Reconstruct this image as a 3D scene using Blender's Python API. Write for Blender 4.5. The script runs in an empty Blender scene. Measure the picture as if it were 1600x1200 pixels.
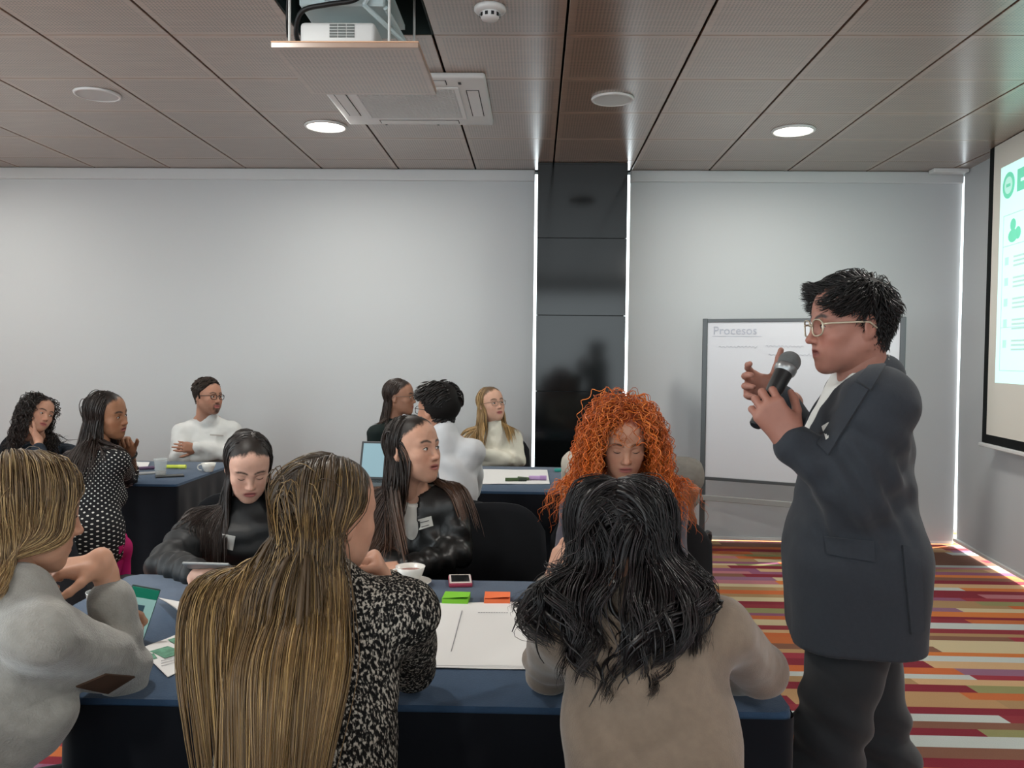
import bpy, bmesh, math, random
import numpy as np
from mathutils import Vector, Matrix
from mathutils.bvhtree import BVHTree

random.seed(7)
RNG = np.random.default_rng(7)
scene = bpy.context.scene
COL = scene.collection
pi = math.pi

# ------------------------------------------------------------------ camera
F_PX, CX, CY = 1314.0, 800.0, 600.0          # focal length and centre in a 1600 x 1200 frame
CAM_Z = 1.42
ROLL = 0.012
_d = np.array([(837 - CX) / F_PX, (CY - 558) / F_PX, -1.0]); _d /= np.linalg.norm(_d)
_u = np.array([math.sin(ROLL), math.cos(ROLL), 0.0]); _u -= _d * _u.dot(_d); _u /= np.linalg.norm(_u)
_r = np.cross(_d, _u)
CAMROT = np.stack([_r, _d, _u], axis=0)      # rows: world x, y, z axes in camera space
CAMPOS = np.array([0.0, 0.0, CAM_Z])
cam_data = bpy.data.cameras.new('camera')
cam_data.sensor_fit = 'HORIZONTAL'; cam_data.sensor_width = 36.0
cam_data.lens = F_PX / 1600.0 * 36.0
cam_data.clip_start = 0.05
cam = bpy.data.objects.new('camera', cam_data); COL.objects.link(cam)
M = Matrix([list(CAMROT[0]), list(CAMROT[1]), list(CAMROT[2])]).to_4x4()
M.translation = Vector(CAMPOS)
cam.matrix_world = M
scene.camera = cam

def ray(px, py):
    c = np.array([(px - CX) / F_PX, (CY - py) / F_PX, -1.0])
    return CAMROT @ c
def P(px, py, Y):                            # the point at depth Y seen at that place
    w = ray(px, py); return CAMPOS + w * (Y / w[1])
def G(px, py, Z):                            # the point at height Z seen at that place
    w = ray(px, py); return CAMPOS + w * ((Z - CAM_Z) / w[2])

# ------------------------------------------------------------------ world and light
SKY_STRENGTH = 2.2
world = bpy.data.worlds.new('world'); scene.world = world
world.use_nodes = True
_bg = world.node_tree.nodes['Background']
_bg.inputs[0].default_value = (0.86, 0.96, 1.0, 1); _bg.inputs[1].default_value = SKY_STRENGTH
sun_data = bpy.data.lights.new('sun', 'SUN'); sun_data.energy = 11.0; sun_data.angle = 0.02
sun_data.color = (1.0, 0.95, 0.88)
sun = bpy.data.objects.new('sun', sun_data); COL.objects.link(sun)
sun.rotation_euler = Vector((-0.80, -0.35, -0.75)).to_track_quat('-Z', 'Y').to_euler()
LAMP_W = 13.0
scene.view_settings.view_transform = 'Standard'
scene.view_settings.look = 'None'
scene.view_settings.exposure = 0.95
scene.view_settings.gamma = 1.0
scene.view_settings.use_curve_mapping = False

# ------------------------------------------------------------------ helpers: colour, materials
def lin(c):
    if isinstance(c, str):
        c = c.lstrip('#'); c = [int(c[i:i + 2], 16) / 255 for i in (0, 2, 4)]
    return tuple(x / 12.92 if x <= 0.04045 else ((x + 0.055) / 1.055) ** 2.4 for x in c)
def L4(c): return (*lin(c), 1.0)
def new_mat(name):
    m = bpy.data.materials.new(name); m.use_nodes = True
    nt = m.node_tree; return m, nt, nt.nodes['Principled BSDF']
def nd(nt, t, **kw):
    n = nt.nodes.new(t)
    for k, v in kw.items(): setattr(n, k, v)
    return n
def mat(name, col, rough=0.6, spec=0.3, metal=0.0, noise=0.0, nscale=20.0, bump=0.0, bscale=60.0, bstretch=None,
        emit=None, estr=0.0, trans=0.0, attr=None, sheen=0.0, coat=0.0, sss=0.0):
    m, nt, b = new_mat(name)
    b.inputs['Roughness'].default_value = rough
    b.inputs['Specular IOR Level'].default_value = spec
    b.inputs['Metallic'].default_value = metal
    b.inputs['Sheen Weight'].default_value = sheen
    b.inputs['Coat Weight'].default_value = coat
    b.inputs['Transmission Weight'].default_value = trans
    tc = nd(nt, 'ShaderNodeTexCoord')
    base = None
    if attr:
        a = nd(nt, 'ShaderNodeAttribute', attribute_name=attr); base = a.outputs['Color']
    if noise > 0:
        n = nd(nt, 'ShaderNodeTexNoise'); n.inputs['Scale'].default_value = nscale; n.inputs['Detail'].default_value = 4
        nt.links.new(tc.outputs['Object'], n.inputs['Vector'])
        r = nd(nt, 'ShaderNodeMapRange'); r.inputs['To Min'].default_value = 1 - noise; r.inputs['To Max'].default_value = 1 + noise
        r.inputs['From Min'].default_value = 0.3; r.inputs['From Max'].default_value = 0.7
        nt.links.new(n.outputs['Fac'], r.inputs['Value'])
        mx = nd(nt, 'ShaderNodeMix', data_type='RGBA', blend_type='MULTIPLY'); mx.inputs['Factor'].default_value = 1
        if base is not None: nt.links.new(base, mx.inputs['A'])
        else: mx.inputs['A'].default_value = L4(col)
        cmb = nd(nt, 'ShaderNodeCombineColor')
        for i in range(3): nt.links.new(r.outputs['Result'], cmb.inputs[i])
        nt.links.new(cmb.outputs['Color'], mx.inputs['B'])
        base = mx.outputs['Result']
    if base is not None: nt.links.new(base, b.inputs['Base Color'])
    else: b.inputs['Base Color'].default_value = L4(col)
    if bump > 0:
        n = nd(nt, 'ShaderNodeTexNoise'); n.inputs['Scale'].default_value = bscale; n.inputs['Detail'].default_value = 3
        src = tc.outputs['Object']
        if bstretch:
            mp = nd(nt, 'ShaderNodeMapping'); mp.inputs['Scale'].default_value = bstretch
            nt.links.new(src, mp.inputs['Vector']); src = mp.outputs['Vector']
        nt.links.new(src, n.inputs['Vector'])
        bp = nd(nt, 'ShaderNodeBump'); bp.inputs['Strength'].default_value = bump; bp.inputs['Distance'].default_value = 0.01
        nt.links.new(n.outputs['Fac'], bp.inputs['Height']); nt.links.new(bp.outputs['Normal'], b.inputs['Normal'])
    if emit:
        b.inputs['Emission Color'].default_value = L4(emit); b.inputs['Emission Strength'].default_value = estr
    if sss > 0:
        b.inputs['Subsurface Weight'].default_value = sss
        b.inputs['Subsurface Radius'].default_value = (0.012, 0.005, 0.003); b.inputs['Subsurface Scale'].default_value = 0.6
    return m
MATS = {}
def mt(name, *a, **k):
    if name not in MATS: MATS[name] = mat(name, *a, **k)
    return MATS[name]

# ------------------------------------------------------------------ helpers: objects and meshes
def tag(o, label=None, cat=None, group=None, kind=None):
    if label: o['label'] = label
    if cat: o['category'] = cat
    if group: o['group'] = group
    if kind: o['kind'] = kind
    return o
def empty(name, loc=(0, 0, 0), rz=0.0, parent=None):
    o = bpy.data.objects.new(name, None); COL.objects.link(o)
    o.location = loc; o.rotation_euler = (0, 0, rz); o.empty_display_size = 0.05
    if parent: o.parent = parent
    return o
def link(name, me, material=None, parent=None, loc=None, rot=None):
    o = bpy.data.objects.new(name, me); COL.objects.link(o)
    if material is not None and len(me.materials) == 0: me.materials.append(material)
    if parent: o.parent = parent
    if loc is not None: o.location = loc
    if rot is not None: o.rotation_euler = rot
    return o
class MB:
    """collects shapes in one bmesh; build() links them as one mesh object"""
    def __init__(self): self.bm = bmesh.new()
    def box(self, lo, hi, bevel=0.0, rot=None, seg=1):
        lo = Vector(lo); hi = Vector(hi); c = (lo + hi) / 2; s = hi - lo
        mtx = Matrix.Translation(c) @ (rot.to_4x4() if rot else Matrix()) @ Matrix.Diagonal((*s, 1))
        r = bmesh.ops.create_cube(self.bm, size=1, matrix=mtx)
        if bevel > 0:
            es = list({e for v in r['verts'] for e in v.link_edges})
            bmesh.ops.bevel(self.bm, geom=es, offset=bevel, segments=seg, affect='EDGES', profile=0.5)
        return self
    def tube(self, a, b, r1, r2=None, n=12, caps=True):
        a = Vector(a); b = Vector(b); d = b - a
        r2 = r1 if r2 is None else r2
        q = d.to_track_quat('Z', 'Y').to_matrix().to_4x4()
        bmesh.ops.create_cone(self.bm, cap_ends=caps, segments=n, radius1=r1, radius2=r2, depth=d.length,
                              matrix=Matrix.Translation((a + b) / 2) @ q)
        return self
    def path(self, pts, r, n=8, closed=False):
        pts = [Vector(p) for p in pts]; rings = []
        m = len(pts)
        prev = None
        for i, p in enumerate(pts):
            if closed: t = pts[(i + 1) % m] - pts[i - 1]
            else: t = pts[min(i + 1, m - 1)] - pts[max(i - 1, 0)]
            t.normalize()
            up = prev if prev is not None else (Vector((0, 0, 1)) if abs(t.z) < 0.9 else Vector((1, 0, 0)))
            s = t.cross(up).normalized(); up = s.cross(t).normalized(); prev = up
            rr = r[i] if hasattr(r, '__len__') else r
            rings.append([self.bm.verts.new(p + (s * math.cos(2 * pi * k / n) + up * math.sin(2 * pi * k / n)) * rr) for k in range(n)])
        for i in range(m if closed else m - 1):
            A = rings[i]; B = rings[(i + 1) % m]
            for k in range(n): self.bm.faces.new((A[k], A[(k + 1) % n], B[(k + 1) % n], B[k]))
        if not closed:
            self.bm.faces.new(rings[0][::-1]); self.bm.faces.new(rings[-1])
        return self
    def lathe(self, prof, n=32, loc=(0, 0, 0)):
        loc = Vector(loc); rings = []
        for (r, z) in prof:
            if r < 1e-6: rings.append([self.bm.verts.new(loc + Vector((0, 0, z)))])
            else: rings.append([self.bm.verts.new(loc + Vector((r * math.cos(2 * pi * k / n), r * math.sin(2 * pi * k / n), z))) for k in range(n)])
        for A, B in zip(rings[:-1], rings[1:]):
            for k in range(n):
                k2 = (k + 1) % n
                if len(A) == 1 and len(B) == 1: continue
                if len(A) == 1: self.bm.faces.new((A[0], B[k2], B[k]))
                elif len(B) == 1: self.bm.faces.new((A[k], A[k2], B[0]))
                else: self.bm.faces.new((A[k], A[k2], B[k2], B[k]))
        return self
    def prism(self, poly, z0, z1):
        a = [self.bm.verts.new((x, y, z0)) for x, y in poly]; b = [self.bm.verts.new((x, y, z1)) for x, y in poly]
        self.bm.faces.new(a[::-1]); self.bm.faces.new(b)
        n = len(poly)
        for i in range(n): self.bm.faces.new((a[i], a[(i + 1) % n], b[(i + 1) % n], b[i]))
        return self
    def ball(self, c, r, n=12, scale=None, rot=None):
        mtx = Matrix.Translation(c) @ (rot.to_4x4() if rot else Matrix()) @ Matrix.Diagonal((*(scale or (1, 1, 1)), 1))
        bmesh.ops.create_uvsphere(self.bm, u_segments=n * 2, v_segments=n, radius=r, matrix=mtx); return self
    def quads(self, verts, faces):
        vs = [self.bm.verts.new(v) for v in verts]
        for f in faces: self.bm.faces.new([vs[i] for i in f])
        return self
    def mesh(self, name, smooth=False):
        me = bpy.data.meshes.new(name)
        bmesh.ops.recalc_face_normals(self.bm, faces=self.bm.faces)
        self.bm.to_mesh(me); self.bm.free()
        if smooth == 'auto':
            me.shade_smooth()
            me.set_sharp_from_angle(angle=math.radians(40))
        elif smooth: me.shade_smooth()
        return me
    def build(self, name, material, parent=None, smooth=False, loc=None, rot=None):
        return link(name, self.mesh(name, smooth), material, parent, loc, rot)
def copy_tree(o, parent=None):
    c = o.copy(); COL.objects.link(c); c.parent = parent
    for ch in list(o.children): copy_tree(ch, c)
    return c
def text_mesh(s, size, name='lettering', depth=0.0004):
    cu = bpy.data.curves.new(name, 'FONT'); cu.body = s; cu.size = size; cu.extrude = depth; cu.resolution_u = 3
    ob = bpy.data.objects.new(name, cu); COL.objects.link(ob)
    dg = bpy.context.evaluated_depsgraph_get()
    me = bpy.data.meshes.new_from_object(ob.evaluated_get(dg))
    bpy.data.objects.remove(ob); bpy.data.curves.remove(cu)
    return me
# ------------------------------------------------------------------ the room
CEIL = 2.87
BACK = 6.57
SEAM_X0, SEAM_Y0, TILE = 0.117, 3.84, 0.60

def carpet_material():
    m, nt, b = new_mat('striped_carpet')
    b.inputs['Roughness'].default_value = 0.95; b.inputs['Specular IOR Level'].default_value = 0.1
    tc = nd(nt, 'ShaderNodeTexCoord'); sp = nd(nt, 'ShaderNodeSeparateXYZ'); nt.links.new(tc.outputs['Object'], sp.inputs[0])
    def math_(op, a, bv=None, c=None):
        n = nd(nt, 'ShaderNodeMath', operation=op)
        for i, v in enumerate((a, bv, c)):
            if v is None: continue
            if isinstance(v, (int, float)): n.inputs[i].default_value = v
            else: nt.links.new(v, n.inputs[i])
        return n.outputs[0]
    row = nd(nt, 'ShaderNodeTexVoronoi', voronoi_dimensions='1D'); row.inputs['Scale'].default_value = 13.5
    row.inputs['Randomness'].default_value = 0.85
    nt.links.new(sp.outputs['Y'], row.inputs['W'])
    rs = nd(nt, 'ShaderNodeSeparateColor'); nt.links.new(row.outputs['Color'], rs.inputs[0])
    # the ends of the stripes drift from row to row
    drift = math_('ADD', math_('MULTIPLY', sp.outputs['Y'], 0.16), math_('MULTIPLY', rs.outputs[0], 0.55))
    xx = math_('ADD', math_('MULTIPLY', sp.outputs['X'], 1.15), drift)
    blk = math_('FLOOR', xx)
    wn = nd(nt, 'ShaderNodeTexWhiteNoise', noise_dimensions='2D')
    cb = nd(nt, 'ShaderNodeCombineXYZ')
    nt.links.new(blk, cb.inputs[0]); nt.links.new(math_('MULTIPLY', rs.outputs[1], 57.0), cb.inputs[1])
    nt.links.new(cb.outputs[0], wn.inputs['Vector'])
    rp = nd(nt, 'ShaderNodeValToRGB'); rp.color_ramp.interpolation = 'CONSTANT'
    cols = ['#84343b', '#a8845f', '#b8623a', '#7a2b36', '#85526a', '#7a5546', '#b2b7b3', '#9c7d5a', '#c0703e', '#a86c72', '#86835a', '#8f3640', '#bd9a74', '#b5653c', '#bcab8a', '#866075']
    cr = rp.color_ramp
    while len(cr.elements) < len(cols): cr.elements.new(0.5)
    for i, c in enumerate(cols):
        cr.elements[i].position = i / len(cols); cr.elements[i].color = L4(c)
    nt.links.new(wn.outputs['Value'], rp.inputs['Fac'])
    n = nd(nt, 'ShaderNodeTexNoise'); n.inputs['Scale'].default_value = 260; nt.links.new(tc.outputs['Object'], n.inputs['Vector'])
    mr = nd(nt, 'ShaderNodeMapRange'); mr.inputs['To Min'].default_value = 0.82; mr.inputs['To Max'].default_value = 1.12
    nt.links.new(n.outputs['Fac'], mr.inputs['Value'])
    mx = nd(nt, 'ShaderNodeMix', data_type='RGBA', blend_type='MULTIPLY'); mx.inputs['Factor'].default_value = 1
    nt.links.new(rp.outputs['Color'], mx.inputs['A']); nt.links.new(mr.outputs['Result'], mx.inputs['B'])
    nt.links.new(mx.outputs['Result'], b.inputs['Base Color'])
    bp = nd(nt, 'ShaderNodeBump'); bp.inputs['Strength'].default_value = 0.4; bp.inputs['Distance'].default_value = 0.004
    nt.links.new(n.outputs['Fac'], bp.inputs['Height']); nt.links.new(bp.outputs['Normal'], b.inputs['Normal'])
    return m

def panel_material():
    """wood laminate with a fine grid of drilled holes"""
    m, nt, b = new_mat('perforated_wood')
    b.inputs['Roughness'].default_value = 0.30; b.inputs['Specular IOR Level'].default_value = 0.9; b.inputs['Coat Weight'].default_value = 0.6; b.inputs['Coat Roughness'].default_value = 0.22
    tc = nd(nt, 'ShaderNodeTexCoord')
    geo = nd(nt, 'ShaderNodeNewGeometry')
    mp = nd(nt, 'ShaderNodeMapping'); mp.inputs['Scale'].default_value = (3.0, 45.0, 3.0)
    nt.links.new(geo.outputs['Position'], mp.inputs['Vector'])
    g = nd(nt, 'ShaderNodeTexNoise'); g.inputs['Scale'].default_value = 1.6; g.inputs['Detail'].default_value = 5
    nt.links.new(mp.outputs['Vector'], g.inputs['Vector'])
    rp = nd(nt, 'ShaderNodeValToRGB')
    rp.color_ramp.elements[0].position = 0.25; rp.color_ramp.elements[0].color = L4('#8b7262')
    rp.color_ramp.elements[1].position = 0.75; rp.color_ramp.elements[1].color = L4('#a28774')
    nt.links.new(g.outputs['Fac'], rp.inputs['Fac'])
    oi = nd(nt, 'ShaderNodeObjectInfo')
    mr0 = nd(nt, 'ShaderNodeMapRange'); mr0.inputs['To Min'].default_value = 0.93; mr0.inputs['To Max'].default_value = 1.07
    nt.links.new(oi.outputs['Random'], mr0.inputs['Value'])
    v = nd(nt, 'ShaderNodeTexVoronoi', voronoi_dimensions='2D'); v.inputs['Scale'].default_value = 62.0; v.inputs['Randomness'].default_value = 0.0
    nt.links.new(tc.outputs['Object'], v.inputs['Vector'])
    # holes stop short of each panel's rim
    sp = nd(nt, 'ShaderNodeSeparateXYZ'); nt.links.new(tc.outputs['Object'], sp.inputs[0])
    def mth(op, a, bb):
        n = nd(nt, 'ShaderNodeMath', operation=op)
        for i, x in enumerate((a, bb)):
            if isinstance(x, (int, float)): n.inputs[i].default_value = x
            elif x is not None: nt.links.new(x, n.inputs[i])
        return n.outputs[0]
    inx = mth('LESS_THAN', mth('ABSOLUTE', sp.outputs['X'], None), 0.262); iny = mth('LESS_THAN', mth('ABSOLUTE', sp.outputs['Y'], None), 0.262)
    hole = mth('MULTIPLY', mth('MULTIPLY', mth('LESS_THAN', v.outputs['Distance'], 0.30), inx), iny)
    mx = nd(nt, 'ShaderNodeMix', data_type='RGBA', blend_type='MULTIPLY'); mx.inputs['Factor'].default_value = 1
    nt.links.new(rp.outputs['Color'], mx.inputs['A']); nt.links.new(mr0.outputs['Result'], mx.inputs['B'])
    mh = nd(nt, 'ShaderNodeMix', data_type='RGBA'); nt.links.new(hole, mh.inputs['Factor'])
    nt.links.new(mx.outputs['Result'], mh.inputs['A']); mh.inputs['B'].default_value = L4('#584a40')
    nt.links.new(mh.outputs['Result'], b.inputs['Base Color'])
    return m

def blind_material():
    m, nt, b = new_mat('blind_fabric')
    out = nt.nodes['Material Output']
    b.inputs['Base Color'].default_value = L4('#babcbd'); b.inputs['Roughness'].default_value = 0.9; b.inputs['Specular IOR Level'].default_value = 0.1
    t = nd(nt, 'ShaderNodeBsdfTranslucent'); t.inputs['Color'].default_value = (0.85, 0.9, 0.95, 1)
    mx = nd(nt, 'ShaderNodeMixShader'); mx.inputs[0].default_value = 0.07
    nt.links.new(b.outputs[0], mx.inputs[1]); nt.links.new(t.outputs[0], mx.inputs[2]); nt.links.new(mx.outputs[0], out.inputs[0])
    return m

M_CARPET = carpet_material(); M_PANEL = panel_material(); M_BLIND = blind_material()
M_WALL = mt('white_paint', '#d4d4d2', 0.85, 0.2, noise=0.02, nscale=4)
M_DARK = mt('dark_plenum', '#1c2422', 0.9, 0.1)
M_BLACKGLASS = mt('black_polished_slab', '#0b0d0e', 0.10, 0.35)
M_WHITE = mt('white_plastic', '#d8d9d8', 0.45, 0.4)
M_OFFWHITE = mt('offwhite_metal', '#c9cbc9', 0.5, 0.4)
M_GREYMETAL = mt('grey_metal', '#5d5f61', 0.45, 0.5, metal=0.4)
M_BLACK = mt('black_plastic', '#141516', 0.5, 0.4)

# floor
MB().box((-5.2, -4.2, -0.06), (4.6, 7.2, 0.0)).build('floor', M_CARPET)
tag(bpy.data.objects['floor'], 'carpet of staggered red orange tan and white stripes', kind='structure')

# ceiling: dark void above, panels hung below it
cb_ = MB()
cb_.box((-5.2, -4.2, CEIL + 0.42), (4.6, 7.2, CEIL + 0.5))
cb_.box((-5.2, -4.2, CEIL + 0.0), (-5.1, 7.2, CEIL + 0.42)); cb_.box((4.5, -4.2, CEIL), (4.6, 7.2, CEIL + 0.42))
cb_.box((-5.1, -4.2, CEIL), (4.5, -4.1, CEIL + 0.42)); cb_.box((-5.1, BACK + 0.06, CEIL), (4.5, BACK + 0.16, CEIL + 0.42))
ceiling = cb_.build('ceiling', M_DARK); tag(ceiling, 'ceiling of brown perforated wooden panels with dark joints', kind='structure')
def panel_mesh(w, d):
    return MB().box((-w / 2, -d / 2, 0), (w / 2, d / 2, 0.02), bevel=0.0015).mesh('ceiling_panel')
pm_full = panel_mesh(TILE - 0.012, TILE - 0.004)
pm_back = panel_mesh(TILE - 0.012, BACK - (SEAM_Y0 + 4 * TILE) - 0.004)
for i in range(-9, 8):
    for j in range(-12, 5):
        x0 = SEAM_X0 + i * TILE; y0 = SEAM_Y0 + j * TILE
        if i == -2 and j == -1: continue                       # the projector hatch
        if j == 4:
            link('ceiling_panel', pm_back, M_PANEL, ceiling, (x0 + TILE / 2, (y0 + BACK) / 2, CEIL))
        else:
            link('ceiling_panel', pm_full, M_PANEL, ceiling, (x0 + TILE / 2, y0 + TILE / 2, CEIL))
# dark edge of the hatch opening
hb = MB()
hx0, hx1, hy0, hy1 = SEAM_X0 - 2 * TILE, SEAM_X0 - TILE, SEAM_Y0 - TILE, SEAM_Y0
hb.box((hx0 - 0.004, hy0, CEIL + 0.002), (hx0 + 0.004, hy1, CEIL + 0.40)); hb.box((hx1 - 0.004, hy0, CEIL + 0.002), (hx1 + 0.004, hy1, CEIL + 0.40))
hb.box((hx0, hy1 - 0.004, CEIL + 0.002), (hx1, hy1 + 0.004, CEIL + 0.40)); hb.box((hx0, hy0 - 0.004, CEIL + 0.002), (hx1, hy0 + 0.004, CEIL + 0.40))
hb.build('hatch_frame', mt('hatch_green', '#26312f', 0.7, 0.2), ceiling)

# walls out of view that close the room; their openings are added for daylight
tag(MB().box((-5.1, -4.1, 0), (-5.0, BACK + 0.1, 0.6)).box((-5.1, -4.1, 2.75), (-5.0, BACK + 0.1, CEIL)).box((-5.1, 3.2, 0.6), (-5.0, BACK + 0.1, 2.75)).box((-5.1, -4.1, 0.6), (-5.0, -3.6, 2.75)).build('wall_left', M_WALL), 'unseen white side wall with an opening added for daylight', kind='structure')
wr = MB()
wr.box((-5.1, -4.2, 0), (-4.2, -4.1, CEIL)); wr.box((3.9, -4.2, 0), (4.6, -4.1, CEIL))
wr.box((-4.2, -4.2, 0), (3.9, -4.1, 0.45)); wr.box((-4.2, -4.2, 2.7), (3.9, -4.1, CEIL))
wrear = wr.build('wall_rear', M_WALL); tag(wrear, 'unseen white wall with a wide window opening added for daylight', kind='structure')
wf = MB()  # mullions of the added rear opening, never in view
for x in (-4.2, -2.17, -0.15, 1.87, 3.86): wf.box((x, -4.17, 0.45), (x + 0.04, -4.11, 2.7))
wf.build('added_window_frame', M_GREYMETAL, wrear)

# pillar of black polished slabs
PX0, PX1, PY = 0.0, 0.667, 6.31
pil = MB().box((PX0 + 0.012, PY + 0.012, 0), (PX1 - 0.012, BACK + 0.12, CEIL)).build('pillar', M_BLACK)
tag(pil, 'square pillar clad in black polished slabs', kind='structure')
zs = [0.0, 0.59, 1.165, 1.735, 2.31, CEIL]
for z0, z1 in zip(zs[:-1], zs[1:]):
    MB().box((PX0, PY, z0 + 0.002), (PX1, PY + 0.014, z1 - 0.002), bevel=0.0015).build('slab', M_BLACKGLASS, pil)
    MB().box((PX1 - 0.013, PY + 0.015, z0 + 0.002), (PX1, BACK + 0.12, z1 - 0.002), bevel=0.0015).build('slab', M_BLACKGLASS, pil)
    MB().box((PX0, PY + 0.015, z0 + 0.002), (PX0 + 0.013, BACK + 0.12, z1 - 0.002), bevel=0.0015).build('slab', M_BLACKGLASS, pil)

# roller blinds
def blind(p0, p1, bottom, label, name='roller_blind', sag=0.0, rail=True):
    p0 = Vector((*p0, 0)); p1 = Vector((*p1, 0)); d = p1 - p0; Ln = d.length; ang = math.atan2(d.y, d.x)
    root = empty(name, p0, ang)
    nx, nz = 90, 24
    vs, fs = [], []
    rr = random.Random(len(label))
    ph = [rr.uniform(0, 6.28) for _ in range(6)]
    top = CEIL - 0.0005
    for side, off in ((0, 0.0), (1, 0.003)):
        for k in range(nz + 1):
            for i in range(nx + 1):
                u = i / nx * Ln; z = bottom + (top - bottom) * k / nz; f = 1 - k / nz
                w = 0.007 * math.sin(u * 2.1 + ph[0] + z * 0.6) * (0.3 + f) + 0.004 * math.sin(u * 5.3 + ph[1] - z * 1.3) * (0.3 + f) + 0.003 * math.sin(u * 1.2 + z * 2.4 + ph[2])
                vs.append((u, w + off, z))
    S = (nx + 1) * (nz + 1)
    for k in range(nz):
        for i in range(nx):
            a = k * (nx + 1) + i
            fs.append((a, a + 1, a + nx + 2, a + nx + 1)); fs.append((S + a + 1, S + a, S + a + nx + 1, S + a + nx + 2))
    me = bpy.data.meshes.new('fabric'); me.from_pydata(vs, [], fs); me.shade_smooth()
    link('fabric', me, M_BLIND, root)
    MB().box((0, -0.012, bottom - 0.012), (Ln, 0.016, bottom + 0.014), bevel=0.004).build('bottom_bar', M_WHITE, root)
    if rail:
        MB().box((0, -0.02, CEIL - 0.09), (Ln, 0.05, CEIL - 0.002), bevel=0.006).build('top_rail', mt('rail_white', '#c2c4c5', 0.6, 0.3), root)
    tag(root, label, 'blind', 'roller blinds')
    return root
blind((-4.98, BACK), (-0.022, BACK), 0.05, 'wide white roller blind behind the seated people, left of the black pillar')
blind((0.716, BACK), (3.249, BACK), 0.022, 'white roller blind behind the whiteboard, right of the black pillar')
WDIR = Vector((-0.104, -1.0, 0)).normalized()
WC = Vector((3.255, BACK - 0.02, 0))
blind(tuple((WC + WDIR * 10.4).xy), tuple(WC.xy), 0.045, 'white roller blind on the side behind the projection screen', rail=False)
MB().box((-0.12, -0.06, CEIL - 0.03), (0.14, 0.03, CEIL - 0.001), bevel=0.004).build('blind_bracket', M_WHITE, None, loc=(WC.x - 0.17, WC.y - 0.06, 0))
tag(bpy.data.objects['blind_bracket'], 'small white blind bracket in the ceiling corner', 'bracket')

# ------------------------------------------------------------------ ceiling fittings
M_LIT = mt('lamp_diffuser', '#ffffff', emit='#fff6e6', estr=9.0)
def downlight(x, y, lit, label, lamp=True, r=0.135):
    root = empty('downlight' if lit else 'ceiling_speaker', (x, y, CEIL))
    MB().lathe([(r * 0.9, 0.0), (r * 0.98, 0.0), (r, -0.004), (r * 0.97, -0.012), (r * 0.88, -0.014), (r * 0.86, -0.004)], 40).build('trim_ring', M_WHITE, root, smooth=True)
    if lit:
        MB().lathe([(0, -0.009), (r * 0.5, -0.0085), (r * 0.87, -0.007)], 40).build('diffuser', M_LIT, root, smooth=True)
        ld = bpy.data.lights.new('lamp', 'AREA'); ld.shape = 'DISK'; ld.size = r * 1.8; ld.energy = LAMP_W; ld.color = (1.0, 0.98, 0.92)
        lo = bpy.data.objects.new('lamp', ld); COL.objects.link(lo); lo.parent = root; lo.location = (0, 0, -0.02)
        tag(root, label, 'downlight', 'round ceiling downlights')
    else:
        MB().lathe([(0, -0.010), (r * 0.5, -0.011), (r * 0.88, -0.010)], 40).build('grille', mt('speaker_grille', '#c4c6c5', 0.7, 0.2, bump=0.3, bscale=700), root, smooth=True)
        tag(root, label, 'speaker', 'round flush ceiling speakers')
    return root
downlight(-1.345, 5.34, True, 'lit round downlight beside the air conditioning unit')
downlight(1.607, 5.40, True, 'lit round downlight above the whiteboard')
downlight(-2.475, 4.70, False, 'round white flush ceiling speaker over the back tables', r=0.125)
downlight(0.413, 4.763, False, 'round white flush ceiling speaker in front of the black pillar', r=0.12)
for k, (x, y) in enumerate(((-1.345, 2.4), (1.607, 2.4), (-1.345, -0.6), (1.607, -0.6), (-4.2, 5.34), (-4.2, 2.4))):
    downlight(x, y, True, ['lit downlight over the front table', 'lit downlight over the speaker', 'lit downlight behind the viewer on the left side', 'lit downlight behind the viewer on the screen side',
                           'lit downlight above the far end of the wide blind', 'lit downlight above the empty side of the room'][k])

# smoke detector
sd = empty('smoke_detector', P(760, 12, 3.5)); sd.location = (-0.207, 3.54, CEIL)
MB().lathe([(0.0, 0), (0.066, 0), (0.067, -0.012), (0.060, -0.020), (0.040, -0.023)], 36).build('base', M_WHITE, sd, smooth=True)
MB().lathe([(0.040, -0.020), (0.041, -0.040), (0.034, -0.050), (0, -0.053)], 36).build('sensing_cap', M_WHITE, sd, smooth=True)
sl = MB()
for k in range(10):
    a = 2 * pi * k / 10
    sl.box((0.0385, -0.006, -0.042), (0.0425, 0.006, -0.028), rot=None)
    bmesh.ops.rotate(sl.bm, verts=sl.bm.verts[-8:], cent=(0, 0, 0), matrix=Matrix.Rotation(a, 3, 'Z'))
sl.build('vent_slots', M_BLACK, sd)
tag(sd, 'small white smoke detector on the ceiling near the projector hatch', 'smoke detector')

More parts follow.
